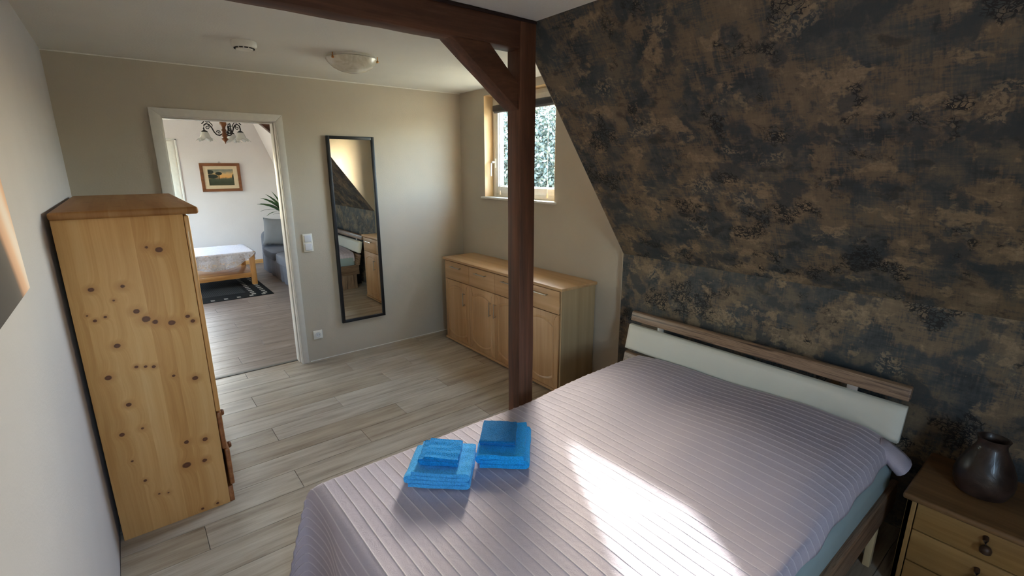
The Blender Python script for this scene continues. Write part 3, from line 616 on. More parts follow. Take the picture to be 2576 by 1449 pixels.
# ------------------------------------------------------------------ folded towels
def towel(name, corners, z0, layers, t, mat, label, group, seed, along='width', swirl=0.0, slump=.0):
    """corners: front-left, front-right, back-left (xy); folded sheet as one serpentine profile extruded"""
    fl_, fr, bl = (Vector((c[0], c[1], 0)) for c in corners)
    ew = fr - fl_; ed = bl - fl_; Wd = ew.length; D = ed.length; ew.normalize(); ed.normalize()
    prof_len, ext, pu, eu = (Wd, D, ew, ed) if along == 'width' else (D, Wd, ed, ew)
    sp = t; path = []
    for k in range(layers):
        a, b_ = (sp * .5, prof_len - sp * .5) if k % 2 == 0 else (prof_len - sp * .5, sp * .5)
        if k == layers - 1: b_ = b_ - (1 if k % 2 == 0 else -1) * prof_len * swirl
        for i in range(9): path.append((a + (b_ - a) * i / 8, sp * (k + .5)))
        if k < layers - 1:
            sgn = 1 if k % 2 == 0 else -1
            for i in range(1, 6): an = -PI / 2 + PI * i / 6; path.append((b_ + sgn * sp * .5 * math.cos(an), sp * (k + 1) + sp * .5 * math.sin(an)))
    th = t * .445; left = []; right = []
    for i, p in enumerate(path):
        q0 = path[max(i - 1, 0)]; q1 = path[min(i + 1, len(path) - 1)]; d = Vector((q1[0] - q0[0], q1[1] - q0[1])).normalized(); nn = Vector((-d.y, d.x))
        left.append((p[0] + nn.x * th, p[1] + nn.y * th)); right.append((p[0] - nn.x * th, p[1] - nn.y * th))
    def cap(p, q0, m_=4):   # rounded hem
        c_ = ((p[0][0] + p[1][0]) / 2, (p[0][1] + p[1][1]) / 2); return []
    ring = left + right[::-1]; m = len(ring); NE = 22; V = []; F = []
    o_ = fl_ + Vector((0, 0, 0)); base = Vector((0, 0, z0))
    for e in range(NE + 1):
        f = e / NE; inset = .004 * (1 if e in (0, NE) else 0)
        for i, (u, h) in enumerate(ring):
            jw = noise.noise(Vector((f * 3, h * 60 + seed, u * 9)))
            ee = f * ext + .006 * noise.noise(Vector((u * 14, h * 130, seed + (0 if f < .5 else 9)))) * (abs(2 * f - 1) ** 3)
            hh = h * (1 + .05 * jw) - slump * (abs(2 * u / prof_len - 1) ** 3) * h + (.006 * noise.noise(Vector((f * 5, u * 12, seed))) if h > t * .6 else 0) * min(1, h / (t * layers))
            uu = u + .004 * noise.noise(Vector((f * 4, h * 90, seed + 3)))
            if e in (0, NE): hh += (t * layers / 2 - hh) * 0.0
            P = fl_ + pu * uu + eu * ee; V.append((P.x, P.y, z0 + max(0.0005, hh)))
    for e in range(NE):
        for i in range(m): a = e * m + i; b2 = e * m + (i + 1) % m; F.append((a, b2, b2 + m, a + m))
    nl = len(left)
    for e in (0, NE):
        for i in range(nl - 1): F.append((e * m + i, e * m + i + 1, e * m + m - 2 - i, e * m + m - 1 - i) if e else (e * m + m - 1 - i, e * m + m - 2 - i, e * m + i + 1, e * m + i))
    b = B().raw(V, F); bmesh.ops.recalc_face_normals(b.bm, faces=b.bm.faces)
    return tag(b.build(name, mat, angle=50), label, 'towel', group)
# stack on the left
ZA = .497
towel('bath_towel', [(-2.055, -2.745), (-1.878, -2.908), (-1.915, -2.585)], ZA, 4, .0165, 'towel_light', 'light blue bath towel folded thick at the bottom of the left stack', 'folded towels on the bed', 3, 'width', .06)
towel('hand_towel', [(-1.992, -2.738), (-1.884, -2.845), (-1.905, -2.636)], ZA + .0675, 4, .0088, 'towel_dark', 'dark blue hand towel folded on the light blue towel of the left stack', 'folded towels on the bed', 11, 'width', .12)
towel('bath_towel', [(-1.772, -2.815), (-1.620, -2.950), (-1.592, -2.618)], ZA, 3, .0195, 'towel_mid', 'bright blue bath towel rolled over at the front in the right stack', 'folded towels on the bed', 21, 'width', .02)
towel('hand_towel', [(-1.728, -2.770), (-1.620, -2.872), (-1.612, -2.640)], ZA + .0625, 3, .0085, 'towel_darker', 'petrol blue hand towel folded flat on the right towel stack', 'folded towels on the bed', 31, 'depth', .05)

# ------------------------------------------------------------------ wardrobe
wx0, wx1, wy0, wy1 = -2.968, -2.534, -1.655, -.245
wd = root('wardrobe', (-2.75, -.95, 0), 'knotty pine wardrobe with round knobs standing against the white left wall', 'wardrobe')
B().box(wx0, wx1, wy0, wy0 + .02, 0, 1.482, .002).build('side_panel', 'pine_side', wd); B().box(wx0, wx1, wy1 - .02, wy1, 0, 1.482, .002).build('side_panel', 'pine_side', wd)
B().box(wx0 + .002, wx0 + .008, wy0 + .02, wy1 - .02, .02, 1.48).build('back_panel', 'pine_z', wd, smooth=False)
B().box(wx0 - .003, wx1 + .06, wy0 - .02, wy1 + .02, 1.482, 1.514, .011, 4).build('top_board', 'pine_top', wd)
B().box(wx0 + .008, wx1 - .004, wy0 + .02, wy1 - .02, .075, .093).build('bottom_board', 'pine_y', wd, smooth=False)
ym = (wy0 + wy1) / 2
for (ya, yb) in ((wy0 + .004, ym - .0015), (ym + .0015, wy1 - .004)):
    d = B().box(wx1 + .002, wx1 + .022, ya, yb, .512, 1.474, .005, 3).build('door', 'pine_z', wd)
    B().box(wx1 + .0215, wx1 + .0255, ya + .09, yb - .09, .60, 1.39, .003).build('door_panel', 'pine_z', d)
    ky = yb - .045 if ya < -1.2 else ya + .045
    B().lathe([(0, 0), (.009, 0), (.007, .008), (.014, .016), (.016, .022), (.012, .03), (0, .033)], (wx1 + .021, ky, .98), 16, 'x').build('knob', 'turned', d)
for r_, (z0, z1, out) in enumerate(((.302, .506, .0), (.092, .298, .010))):
    dr = B().box(wx1 + .002 + out, wx1 + .024 + out, wy0 + .004, wy1 - .004, z0, z1, .008, 3).build('drawer', 'pine_rail', wd)
    for ky in (-1.42, -.48):
        B().lathe([(0, 0), (.010, 0), (.008, .008), (.016, .016), (.018, .022), (.014, .031), (0, .034)], (wx1 + .023 + out, ky, .398 if r_ == 0 else .198), 16, 'x').build('knob', 'turned', dr)
B().box(wx1 + .0, wx1 + .022, wy0 + .004, wy1 - .004, 0, .088, .003).build('plinth', 'pine_rail', wd)

# ------------------------------------------------------------------ sideboard
sb = root('sideboard', (-.2, -1.05, 0), 'beech sideboard with four drawers above four arched doors under the dormer window', 'sideboard')
sy0, sy1 = -1.858, -.228; sxf = -.358
B().box(-.381, -.006, -1.872, -.214, .815, .837, .003).build('top_board', 'beech_y', sb)
B().box(sxf - .006, -.01, sy0, sy0 + .018, .032, .815, .002).build('side_panel', 'beech_side', sb); B().box(sxf - .006, -.01, sy1 - .018, sy1, .032, .815, .002).build('side_panel', 'beech_side', sb)
B().box(-.376, -.01, sy0 - .004, sy1 + .004, .012, .034, .003).build('base_board', 'beech_y', sb)
for (x, yy) in ((-.33, sy0 + .05), (-.33, sy1 - .09), (-.06, sy0 + .05), (-.06, sy1 - .09)): B().box(x, x + .03, yy, yy + .04, 0, .012).build('foot', 'dark', sb, smooth=False)
B().box(-.014, -.009, sy0 + .018, sy1 - .018, .034, .815).build('back_panel', 'beech_z', sb, smooth=False)
B().box(sxf + .02, sxf + .06, sy0 + .018, sy1 - .018, .034, .815).build('carcass', 'dark', sb, smooth=False)
ys = [sy1 - .02, -.661, -1.052, -1.445, sy0 + .02]
def bow(p0, p1, out, nseg=10):
    return [tuple(Vector(p0).lerp(Vector(p1), i / nseg) + Vector(out) * math.sin(PI * i / nseg)) for i in range(nseg + 1)]
def pull(p0, p1):
    p0 = Vector(p0); p1 = Vector(p1); o = Vector((-.026, 0, 0)); d = (p1 - p0).normalized() * .012
    b = B().tube([p0 - d + o, p1 + d + o], .0045, 8); b.tube([p0, p0 + o], .004, 8); b.tube([p1, p1 + o], .004, 8); return b
for k in range(4):
    ya, yb = ys[k + 1] + .0015, ys[k] - .0015
    dr = B().box(sxf - .016, sxf, ya, yb, .636, .808, .002).build('drawer', 'beech_y', sb)
    yc = (ya + yb) / 2; pull((sxf - .016, yc - .07, .765), (sxf - .016, yc + .07, .765)).build('drawer_pull', 'chrome', dr)
    do = B().box(sxf - .016, sxf, ya, yb, .038, .630, .002).build('door', 'beech_z', sb)
    # raised arched field of the door
    m_ = .052; A = (ya + m_, yb - m_); zt, zb = .545, .115; n_ = 14; poly = []
    for i in range(n_ + 1): f = i / n_; poly.append((A[0] + (A[1] - A[0]) * f, zt - .012 + .045 * math.sin(PI * f) ** .8))
    for i in range(n_ + 1): f = 1 - i / n_; poly.append((A[0] + (A[1] - A[0]) * f, zb + .012 - .045 * math.sin(PI * f) ** .8))
    c_ = (yc, .33)
    def ringp(s_, x): return [(x, c_[0] + (p[0] - c_[0]) * (1 + s_ / (A[1] - A[0]) * 2), c_[1] + (p[1] - c_[1]) * (1 + s_ / .43 * 2)) for p in poly]
    L_ = [ringp(.010, sxf - .0161), ringp(.004, sxf - .0205), ringp(-.002, sxf - .0205), ringp(-.010, sxf - .0165), ringp(-.018, sxf - .0195)]
    V = [p for r_ in L_ for p in r_]; nn = len(poly); F = [(i * nn + j, i * nn + (j + 1) % nn, (i + 1) * nn + (j + 1) % nn, (i + 1) * nn + j) for i in range(4) for j in range(nn)] + [tuple(4 * nn + j for j in range(nn))]
    b = B().raw(V, F); bmesh.ops.recalc_face_normals(b.bm, faces=b.bm.faces); b.build('arched_field', 'beech_z', do, angle=25)
    # curved grooves framing the field
    for sgn, (zz0, zz1) in ((1, (.545, .628)), (-1, (.115, .04))):
        for yy_, y2 in ((A[0], ya + .006), (A[1], yb - .006)):
            B().tube([(sxf - .0166, yy_ + (y2 - yy_) * (1 - math.cos(PI / 2 * i / 6)), zz0 + (zz1 - zz0) * math.sin(PI / 2 * i / 6)) for i in range(7)], .0022, 6).build('moulding', 'beech_z', do)
    hy = {0: ya + .026, 1: ya + .022, 2: yb - .022, 3: yb - .026}[k]
    hy = {0: -.588, 1: -1.0, 2: -1.069, 3: -1.50}[k]
    pull((sxf - .016, hy, .432), (sxf - .016, hy, .535)).build('door_pull', 'chrome', do)

# ------------------------------------------------------------------ mirror, switch, socket, ceiling fittings
mr = root('wall_mirror', (-1.128, 0, .3), 'tall narrow mirror in a thin black frame on the greige wall', 'mirror')
mx0, mx1, mz0, mz1, fw = -1.335, -.9215, .302, 1.938, .026
b = B()
for q in ((mx0, mx0 + fw, mz0, mz1), (mx1 - fw, mx1, mz0, mz1), (mx0 + fw, mx1 - fw, mz0, mz0 + fw), (mx0 + fw, mx1 - fw, mz1 - fw, mz1)): b.box(q[0], q[1], -.03, -.001, q[2], q[3], .002)
b.build('frame', 'black', mr); B().box(mx0 + fw, mx1 - fw, -.02, -.012, mz0 + fw, mz1 - fw).build('mirror_glass', 'mirror', mr, smooth=False)
sw = root('light_switch', (-1.56, 0, 1.06), 'white double rocker light switch right of the doorway', 'switch')
B().box(-1.600, -1.520, -.010, -.0005, .985, 1.138, .005, 3).build('cover_frame', 'pvc', sw)
for zc in (1.026, 1.098): B().box(-1.588, -1.532, -.016, -.009, zc - .028, zc + .028, .004, 3).build('rocker', plain('white_rocker', srgb(222, 222, 226), .3), sw)
sk = root('power_socket', (-1.556, 0, .24), 'white power socket low on the wall beside the doorway', 'socket')
b = B().box(-1.596, -1.516, -.010, -.0005, .199, .279, .005, 3); b.build('cover_frame', 'pvc', sk)
B().lathe([(.024, -.0102), (.024, -.014), (.021, -.0145), (.0195, -.0118), (0, -.0115)], (-1.556, 0, .239), 28, 'y').build('socket_insert', plain('socket_white', srgb(214, 214, 214), .4), sk)
for dx in (-.0095, .0095): B().lathe([(.0028, -.0121), (.0028, -.0123), (0, -.0123)], (-1.556 + dx, 0, .239), 10, 'y').build('pin_hole', 'dark', sk)
sm = root('smoke_detector', (-2.056, -.95, H), 'small round white smoke detector on the ceiling', 'smoke detector')
B().lathe([(.0, -.001), (.066, -.001), (.067, -.022), (.060, -.034), (.046, -.038), (.044, -.044), (0, -.046)], (-2.056, -.95, H), 40).build('housing', 'pvc', sm)
for k in range(12):
    a = 2 * PI * k / 12; cx, cy = -2.056 + .0495 * math.cos(a), -.95 + .0495 * math.sin(a); bb = B().box(-.004, .004, -.009, .009, -.003, .003)
    bb.bm.transform(Matrix.Translation((cx, cy, H - .0375)) @ Matrix.Rotation(a, 4, 'Z')); bb.build('vent_slot', 'dark', sm, smooth=False)
cl = root('ceiling_lamp', (-1.43, -.95, H), 'round marbled glass ceiling lamp with brass clips', 'lamp')
B().lathe([(0, -.0005), (.15, -.0005), (.155, -.012), (.148, -.018), (0, -.018)], (-1.43, -.95, H), 48).build('base_plate', 'pvc', cl)
B().lathe([(.158, -.016), (.164, -.020), (.160, -.026), (.146, -.045), (.118, -.07), (.08, -.088), (.04, -.097), (0, -.1)], (-1.43, -.95, H), 56).build('lamp_shade', 'alabaster', cl)
for a in (205, 325, 85):
    ar = math.radians(a); cx, cy = -1.43 + .163 * math.cos(ar), -.95 + .163 * math.sin(ar)
    b = B().lathe([(0, 0), (.006, .001), (.0085, .007), (.006, .014), (.003, .02), (0, .021)], (cx, cy, H - .038), 14); b.tube([(cx, cy, H - .02), (cx, cy, H - .002)], .003, 8); b.build('brass_clip', 'brass', cl)
cp = root('canvas_print', (-2.97, -2.8, 1.37), 'peach and charcoal abstract canvas on the white left wall', 'picture')
cb = B().box(-2.984, -2.962, -3.15, -2.462, 1.37, 2.0, .003); 
for v in cb.bm.verts: v.co.y += -(v.co.z - 1.37) * .10
cv = cb.build('canvas', 'canvas', cp)

# ------------------------------------------------------------------ nightstand and vase
M['ns_y'] = wood('shaded_pine_lying', [(.28, srgb(128, 92, 48)), (.45, srgb(156, 118, 66)), (.58, srgb(170, 132, 78)), (.74, srgb(184, 146, 92))], 'Y', 14, .05, .55, .05); M['ns_z'] = wood('shaded_pine_upright', [(.28, srgb(128, 92, 48)), (.45, srgb(156, 118, 66)), (.58, srgb(170, 132, 78)), (.74, srgb(184, 146, 92))], 'Z', 14, .05, .55, .05)  # ordinary pine, the shade of the dim corner put into its colour
M['ns_top'] = wood('shaded_pine_top', [(.28, srgb(92, 64, 36)), (.45, srgb(116, 84, 50)), (.58, srgb(130, 96, 60)), (.74, srgb(144, 110, 70))], 'Y', 14, .06, .5, .05)  # top board painted darker still for the same shade
ZN = .455; ns = root('nightstand', (-.3, -4.2, 0), 'pine bedside cabinet with drawers right of the bed', 'nightstand')
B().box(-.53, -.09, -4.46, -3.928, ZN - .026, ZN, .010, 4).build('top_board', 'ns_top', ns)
nx = -.495
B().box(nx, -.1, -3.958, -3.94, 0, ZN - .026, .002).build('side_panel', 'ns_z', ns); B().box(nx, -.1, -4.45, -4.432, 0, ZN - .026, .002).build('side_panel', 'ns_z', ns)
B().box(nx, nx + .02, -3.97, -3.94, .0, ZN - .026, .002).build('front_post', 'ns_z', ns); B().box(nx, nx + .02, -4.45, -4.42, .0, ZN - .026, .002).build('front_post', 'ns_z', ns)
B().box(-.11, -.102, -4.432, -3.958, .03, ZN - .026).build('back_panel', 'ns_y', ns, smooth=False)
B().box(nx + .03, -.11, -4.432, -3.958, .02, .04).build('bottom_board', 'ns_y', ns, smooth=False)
for z0, z1 in ((.297, .425), (.155, .293), (.03, .151)):
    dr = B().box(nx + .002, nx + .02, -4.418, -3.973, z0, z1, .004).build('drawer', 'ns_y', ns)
    zc = (z0 + z1) / 2 + .012; pts = [(nx + .002, -4.17, zc + .018), (nx - .016, -4.172, zc + .014), (nx - .02, -4.176, zc - .006)]
    b = B().tube(pts, [.009, .008, .007], 10); b.lathe([(0, -.019), (.009, -.018), (.0165, -.012), (.0175, 0), (.013, .010), (.006, .015), (0, .016)], (nx - .021, -4.178, zc - .016), 16); b.build('drawer_pull', plain('dark_bronze', srgb(78, 56, 40), .45, .3), dr)
vs = B().lathe([(0, 0), (.058, 0), (.074, .008), (.087, .04), (.09, .07), (.085, .105), (.07, .145), (.053, .18), (.044, .2), (.042, .212), (.046, .226), (.049, .234), (.043, .234), (.036, .222), (.034, .2), (.05, .16), (.04, .1), (0, .09)], (-.30, -4.115, ZN), 40)
tag(vs.build('vase', 'ceramic'), 'bulbous dark brown glazed vase with a narrow neck on the nightstand', 'vase')

# ------------------------------------------------------------------ living room furniture
ct = root('coffee_table', (-1.83, 3.93, 0), 'low pine coffee table with a lower shelf on a black rug', 'table')
tx0, tx1, ty0, ty1 = -2.36, -1.335, 3.50, 4.36
B().box(tx0, tx1, ty0, ty1, .465, .495, .004).build('tabletop', 'pine_x', ct)
for x in (tx0 + .015, tx1 - .085):
    for yy in (ty0 + .015, ty1 - .085): B().box(x, x + .07, yy, yy + .07, .0076, .465, .004).build('leg', 'pine_z', ct)
B().box(tx0 + .03, tx1 - .03, ty0 + .03, ty1 - .03, .15, .172, .003).build('shelf', 'pine_x', ct)
B().box(tx0 + .085, tx1 - .085, ty0 + .02, ty0 + .04, .12, .19, .002).build('shelf_rail', 'pine_x', ct)
# tablecloth
cx, cy = (tx0 + tx1) / 2, (ty0 + ty1) / 2; rx, ry = .70, .66; hx, hy_ = (tx1 - tx0) / 2 + .004, (ty1 - ty0) / 2 + .004; V = [(cx, cy, .4985)]; F = []; NR, NA = 26, 96
for i in range(1, NR + 1):
    for k in range(NA):
        a = 2 * PI * k / NA; r_ = i / NR; px_, py_ = rx * r_ * math.cos(a), ry * r_ * math.sin(a)
        ox, oy = max(0, abs(px_) - hx), max(0, abs(py_) - hy_); d = math.hypot(ox, oy)
        qx = math.copysign(min(abs(px_), hx) + .10 * ox, px_); qy = math.copysign(min(abs(py_), hy_) + .10 * oy, py_)
        sc_ = .004 * math.sin(k * PI) if i == NR else 0; wv_ = .012 * math.sin(a * 14) * min(1, d / .15)
        V.append((cx + qx + wv_ * math.cos(a), cy + qy + wv_ * math.sin(a), .4985 - d - (.004 if i == NR and k % 2 else 0)))
for k in range(NA): F.append((0, 1 + k, 1 + (k + 1) % NA))
for i in range(NR - 1):
    for k in range(NA): a = 1 + i * NA; F.append((a + k, a + NA + k, a + NA + (k + 1) % NA, a + (k + 1) % NA))
b = B().raw(V, F); bmesh.ops.recalc_face_normals(b.bm, faces=b.bm.faces)
tr_ = root('tablecloth', (cx, cy, .4985), 'white lace tablecloth with a rounded hem over the coffee table', 'tablecloth'); b.build('lace_cloth', 'lace', tr_, angle=180)
rg = root('rug', (-1.85, 3.5, 0), 'black flatweave rug with pale dashes along its border under the coffee table', 'rug')
rx0, rx1, ry0, ry1 = -2.42, -1.30, 2.78, 4.45
B().box(rx0, rx1, ry0, ry1, .0005, .006, .002).build('rug_field', 'rug', rg)
B().box(rx0 + .3, rx1 - .3, ry0 + .3, ry1 - .3, .006, .0068).build('rug_centre', 'rug_mid', rg, smooth=False)
b = B()
for k in range(24): b.box(rx0 + .31 + k * .0215, rx0 + .318 + k * .0215, ry0 + .31, ry1 - .31, .0068, .0074)
b.build('rug_ribs', 'rug', rg, smooth=False, kind='stuff')
b = B(); x = rx0 + .08
while x < rx1 - .1:
    for yy in (ry0 + .05, ry0 + .085, ry1 - .06, ry1 - .095): b.box(x, x + .045, yy, yy + .014, .006, .0067)
    x += .15
yy = ry0 + .12
while yy < ry1 - .12:
    for x in (rx0 + .06, rx0 + .2, rx1 - .11, rx1 - .25): b.box(x, x + .05, yy, yy + .016, .006, .0067); b.box(x, x + .05, yy + .03, yy + .046, .006, .0067)
    yy += .115
b.build('dash_pattern', 'rug_dash', rg, smooth=False, kind='stuff')
def puffy(b, c, sx, sy, sz, rot=None, n=12, p=3.2):
    V = []; F = []; st = 2 * n
    for i in range(n + 1):
        th = -PI / 2 + PI * i / n
        for k in range(st):
            ph = 2 * PI * k / st; f = lambda v, e: math.copysign(abs(v) ** e, v)
            V.append(Vector((f(math.cos(th), 2 / p) * f(math.cos(ph), 2 / p) * sx / 2, f(math.cos(th), 2 / p) * f(math.sin(ph), 2 / p) * sy / 2, f(math.sin(th), 2 / p) * sz / 2)))
    m = rot or Matrix(); V = [m @ v + Vector(c) for v in V]
    for i in range(n):
        for k in range(st): F.append((i * st + k, i * st + (k + 1) % st, (i + 1) * st + (k + 1) % st, (i + 1) * st + k))
    bb = bmesh.new(); vv = [bb.verts.new(v) for v in V]
    for q in F: bb.faces.new([vv[i] for i in q])
    bmesh.ops.remove_doubles(bb, verts=bb.verts, dist=1e-5); bmesh.ops.recalc_face_normals(bb, faces=bb.faces); return b.merge(bb)
sf = root('sofa', (-.6, 3.4, 0), 'slate blue sofa with loose skirted cover beside the coffee table', 'sofa')
sk_ = B().box(-1.03, -.36, 2.2, 4.60, .005, .30, .01); 
bmesh.ops.subdivide_edges(sk_.bm, edges=[e for e in sk_.bm.edges if e.calc_length() > .5], cuts=40, use_grid_fill=True)
for v in sk_.bm.verts:
    if v.co.x < -1.0: v.co.x += .014 * math.sin(v.co.y * 31 + 2 * math.sin(v.co.y * 7)) * (1 - v.co.z / .32)
sk_.build('skirt', 'sofa', sf)
for ya, yb in ((3.66, 4.46), (2.88, 3.655), (2.22, 2.875)): puffy(B(), (-.72, (ya + yb) / 2, .35), .70, yb - ya, .17, None, 12, 6).build('seat_cushion', 'sofa', sf)
puffy(B(), (-.68, 4.55, .36), .70, .17, .62, None, 12, 6).build('armrest', 'sofa', sf); puffy(B(), (-.45, 3.4, .42), .22, 2.3, .72, None, 12, 6).build('backrest', 'sofa', sf)
rotm = Matrix.Rotation(math.radians(-38), 4, 'Z') @ Matrix.Rotation(math.radians(-16), 4, 'X')
cu = B(); V = []; F = []; n_ = 18
for sd_ in (1, -1):
    for i in range(n_ + 1):
        for j in range(n_ + 1):
            u, v = 2 * i / n_ - 1, 2 * j / n_ - 1; k_ = 1 - .10 * (1 - u * u) * abs(v) ** 2 ; k2 = 1 - .10 * (1 - v * v) * abs(u) ** 2
            V.append(rotm @ Vector((u * .235 * k2, sd_ * .085 * ((1 - u ** 4) * (1 - v ** 4)) ** .6 + .004 * noise.noise(Vector((u * 3, v * 3, sd_))), v * .23 * k_)) + Vector((-.84, 4.25, .665)))
q = (n_ + 1) ** 2
for s_ in (0, 1):
    for i in range(n_):
        for j in range(n_): a = s_ * q + i * (n_ + 1) + j; F.append((a, a + 1, a + n_ + 2, a + n_ + 1))
cu.raw(V, F); bmesh.ops.remove_doubles(cu.bm, verts=cu.bm.verts, dist=1e-4); bmesh.ops.recalc_face_normals(cu.bm, faces=cu.bm.faces)
tag(cu.build('throw_pillow', 'cushion', angle=70), 'square grey throw pillow leaning in the corner of the sofa', 'pillow')
pl = root('potted_yucca', (-.5, 4.95, 0), 'spiky green yucca in a pot in the living room corner', 'plant')
B().lathe([(0, 0), (.11, 0), (.15, .26), (.16, .28), (.145, .28), (.13, .25), (0, .24)], (-.5, 4.95, 0), 28).build('pot', 'terracotta', pl)
B().tube([(-.5, 4.95, .24), (-.51, 4.94, .6), (-.5, 4.95, .86)], [.03, .026, .022], 12).build('stem', 'bark', pl)
rl = random.Random(4)
for k in range(20):
    a = 2.4 * k; tilt = .28 + .95 * rl.random(); L = .42 + .12 * rl.random(); d0 = Vector((math.cos(a), math.sin(a), 0)); pts = []; V = []; F = []
    if d0.x > .1 or d0.y > .1: L *= .5
    if k < 4: d0 = Vector((-.9, -.25 + .15 * k, 0)).normalized(); tilt = .35 + .16 * k; L = .5
    sdv = Vector((-d0.y, d0.x, 0))
    if k < 4: sdv = (sdv * .35 + Vector((0, 0, .9))).normalized()
    for i in range(7):
        f = i / 6; ang = tilt * (.6 + .7 * f); p = Vector((-.5, 4.95, .83 + .01 * (k % 3))) + d0 * (L * f * math.sin(ang)) + Vector((0, 0, L * f * math.cos(ang))); ww = .03 * math.sin(PI * min(1, .18 + f * .82)) + .001
        nn = Vector((0, 0, .004)); V += [p - sdv * ww, p + nn * -1, p + sdv * ww]
    for i in range(6):
        for j in range(2): F.append((i * 3 + j, i * 3 + j + 1, i * 3 + j + 4, i * 3 + j + 3))
    B().raw(V, F).build('leaf', 'leaf', pl, angle=180)
# picture on the far wall
pc = root('framed_painting', (-1.375, YF, 1.52), 'small landscape painting in a brown wooden frame on the white far wall', 'picture')
fx0, fx1, fz0, fz1, fb = -1.668, -1.082, 1.287, 1.748, .045
for poly in ([(fx0, fz0), (fx1, fz0), (fx1 - fb, fz0 + fb), (fx0 + fb, fz0 + fb)], [(fx1, fz0), (fx1, fz1), (fx1 - fb, fz1 - fb), (fx1 - fb, fz0 + fb)], [(fx1, fz1), (fx0, fz1), (fx0 + fb, fz1 - fb), (fx1 - fb, fz1 - fb)], [(fx0, fz1), (fx0, fz0), (fx0 + fb, fz0 + fb), (fx0 + fb, fz1 - fb)]):
    B().prism(poly, 'y', YF - .032, YF - .002, .003).build('frame_bar', 'picture_wood', pc)
b = hole_wall(B(), 'y', YF - .024, YF - .012, fx0 + fb, fx1 - fb, fz0 + fb, fz1 - fb, fx0 + .108, fx1 - .108, fz0 + .10, fz1 - .10); b.build('slip_mount', 'picture_mat', pc, smooth=False)
pm = B().box(fx0 + .108, fx1 - .108, YF - .016, YF - .008, fz0 + .10, fz1 - .10); pa = pm.build('painted_panel', 'painting', pc, smooth=False)
B().tube([(-1.375 + .014 * math.cos(t / 10 * 2 * PI), YF - .008, 1.756 + .014 * math.sin(t / 10 * 2 * PI)) for t in range(11)], .0025, 6).build('hanging_ring', 'iron', pc)
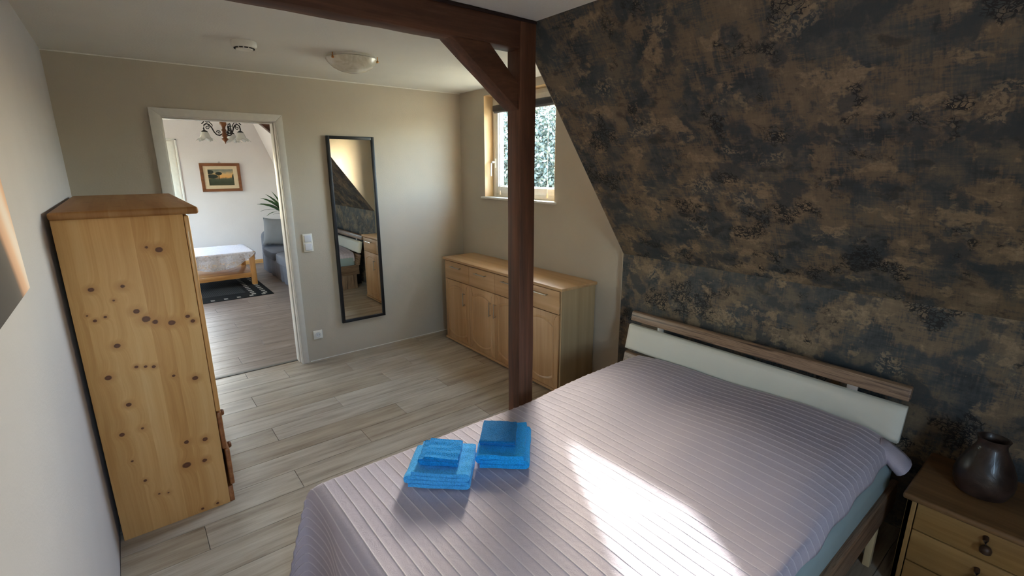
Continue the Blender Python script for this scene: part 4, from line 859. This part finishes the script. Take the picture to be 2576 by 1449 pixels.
# chandelier
LXc, LYc = -1.66, 2.6; ch = root('chandelier', (LXc, LYc, HL), 'turned wood chandelier with scrolled iron arms and frosted glass bell shades', 'chandelier')
B().lathe([(0, 1.955), (.004, 1.957), (.007, 1.975), (.026, 1.995), (.038, 2.012), (.02, 2.026), (.03, 2.04), (.034, 2.06), (.026, 2.075), (.018, 2.09), (.03, 2.11), (.018, 2.128), (.022, 2.15), (.038, 2.175), (.036, 2.2), (.018, 2.225), (.012, 2.26), (.012, 2.4), (0, 2.4)], (LXc, LYc, 0), 28).build('column', 'turned', ch)
B().tube([(LXc, LYc, 2.39), (LXc, LYc, HL)], .004, 8).build('hanging_rod', 'iron', ch)
for a in (math.radians(195), math.radians(-48), math.radians(60)):
    d = Vector((math.cos(a), math.sin(a), 0)); o = Vector((LXc, LYc, 0))
    def P(r_, z): return o + d * r_ + Vector((0, 0, z))
    arm = B().tube([P(.025, 2.065), P(.055, 2.05), P(.085, 2.055), P(.11, 2.085), P(.13, 2.13), P(.155, 2.165), P(.185, 2.175), P(.212, 2.155), P(.22, 2.12), P(.215, 2.095)], .0075, 8)
    arm.tube([P(.06 + .024 * (1 - t / 14) * math.cos(t * .62), 2.085 + .024 * (1 - t / 14) * math.sin(t * .62)) for t in range(13)], .005, 6)
    arm.tube([P(.18 + .026 * (1 - t / 14) * math.cos(t * .62 + 2), 2.135 + .026 * (1 - t / 14) * math.sin(t * .62 + 2)) for t in range(13)], .005, 6)
    arm.tube([P(.13, 2.13), P(.12, 2.16), P(.15, 2.195), P(.18, 2.19), P(.2, 2.205), P(.22, 2.18), P(.235, 2.17)], .006, 6)
    arm_o = arm.build('arm', 'iron', ch)
    B().lathe([(0, 0), (.012, 0), (.03, -.012), (.034, -.02), (0, -.02)], tuple(P(.215, 2.1)), 18).build('shade_cap', 'iron', arm_o)
    V = []; F = []; n_ = 48; prof = [(.02, 0), (.034, -.012), (.042, -.035), (.05, -.06), (.068, -.082), (.09, -.094)]; c = P(.215, 2.085)
    for i, (r_, z) in enumerate(prof):
        wgt = (i / 5) ** 2
        for k in range(n_): an = 2 * PI * k / n_; rr = r_ * (1 + .16 * wgt * math.cos(6 * an)); V.append((c.x + rr * math.cos(an), c.y + rr * math.sin(an), c.z + z + wgt * .016 * (-math.cos(6 * an))))
    for i in range(5):
        for k in range(n_): F.append((i * n_ + k, i * n_ + (k + 1) % n_, (i + 1) * n_ + (k + 1) % n_, (i + 1) * n_ + k))
    sh = B().raw(V, F).build('lamp_shade', 'frosted', arm_o, angle=180); md = sh.modifiers.new('thickness', 'SOLIDIFY'); md.thickness = .003
# timber corner of the living room
tb = root('roof_timber', (-1.0, 3.0, 2.0), 'dark brown roof timber crossing the upper right corner of the doorway view', 'beam')
B().prism([(-1.175, 2.245), (-.98, 2.068), (-.86, 2.19), (-.86, 2.46), (-1.175, 2.46)], 'y', 3.0, 3.1, .004).build('brace', 'beam_x', tb)
B().box(-1.5, -.83, 3.0, 3.1, 2.36, HL - .001, .004).build('tie_beam', 'beam_x', tb)

# ------------------------------------------------------------------ outside
struct(B().box(-60, 80, -60, 80, -3.3, -3.2).build('ground', 'grass', smooth=False), 'meadow around the house', 'ground')
def tree(c, rad, hgt, nleaf, label, seed):
    r = root('tree', (c[0], c[1], -3.2), label, 'tree', None)
    B().tube([(c[0], c[1], -3.2), (c[0] + .05, c[1], -1.5), (c[0], c[1] + .05, hgt - rad)], [.18, .14, .06], 10).build('trunk', 'bark', r)
    rn = random.Random(seed); V = []; F = []
    for i in range(nleaf):
        while True:
            p = Vector((rn.uniform(-1, 1), rn.uniform(-1, 1), rn.uniform(-1, 1)))
            if .25 < p.length < 1: break
        p = Vector((p.x * rad, p.y * rad, p.z * hgt_half)) + Vector((c[0], c[1], hgt - hgt_half)); a = Vector((rn.gauss(0, 1), rn.gauss(0, 1), rn.gauss(0, 1))).normalized(); b_ = a.cross(Vector((rn.gauss(0, 1), rn.gauss(0, 1), 1))).normalized(); s_ = rn.uniform(.03, .065)
        k = len(V); V += [p - a * s_, p + b_ * s_ * .5, p + a * s_, p - b_ * s_ * .5]; F.append((k, k + 1, k + 2, k + 3))
    me = bpy.data.meshes.new('foliage'); off = Vector((c[0], c[1], -3.2)); me.from_pydata([v - off for v in V], [], F); me.materials.append(M['tree_leaf']); o = bpy.data.objects.new('foliage', me); C.objects.link(o); o.parent = r; o['kind'] = 'stuff'
hgt_half = 2.6
tree((5.2, 4.9), 2.3, 3.4, 90000, 'large leafy tree outside the dormer window', 5)
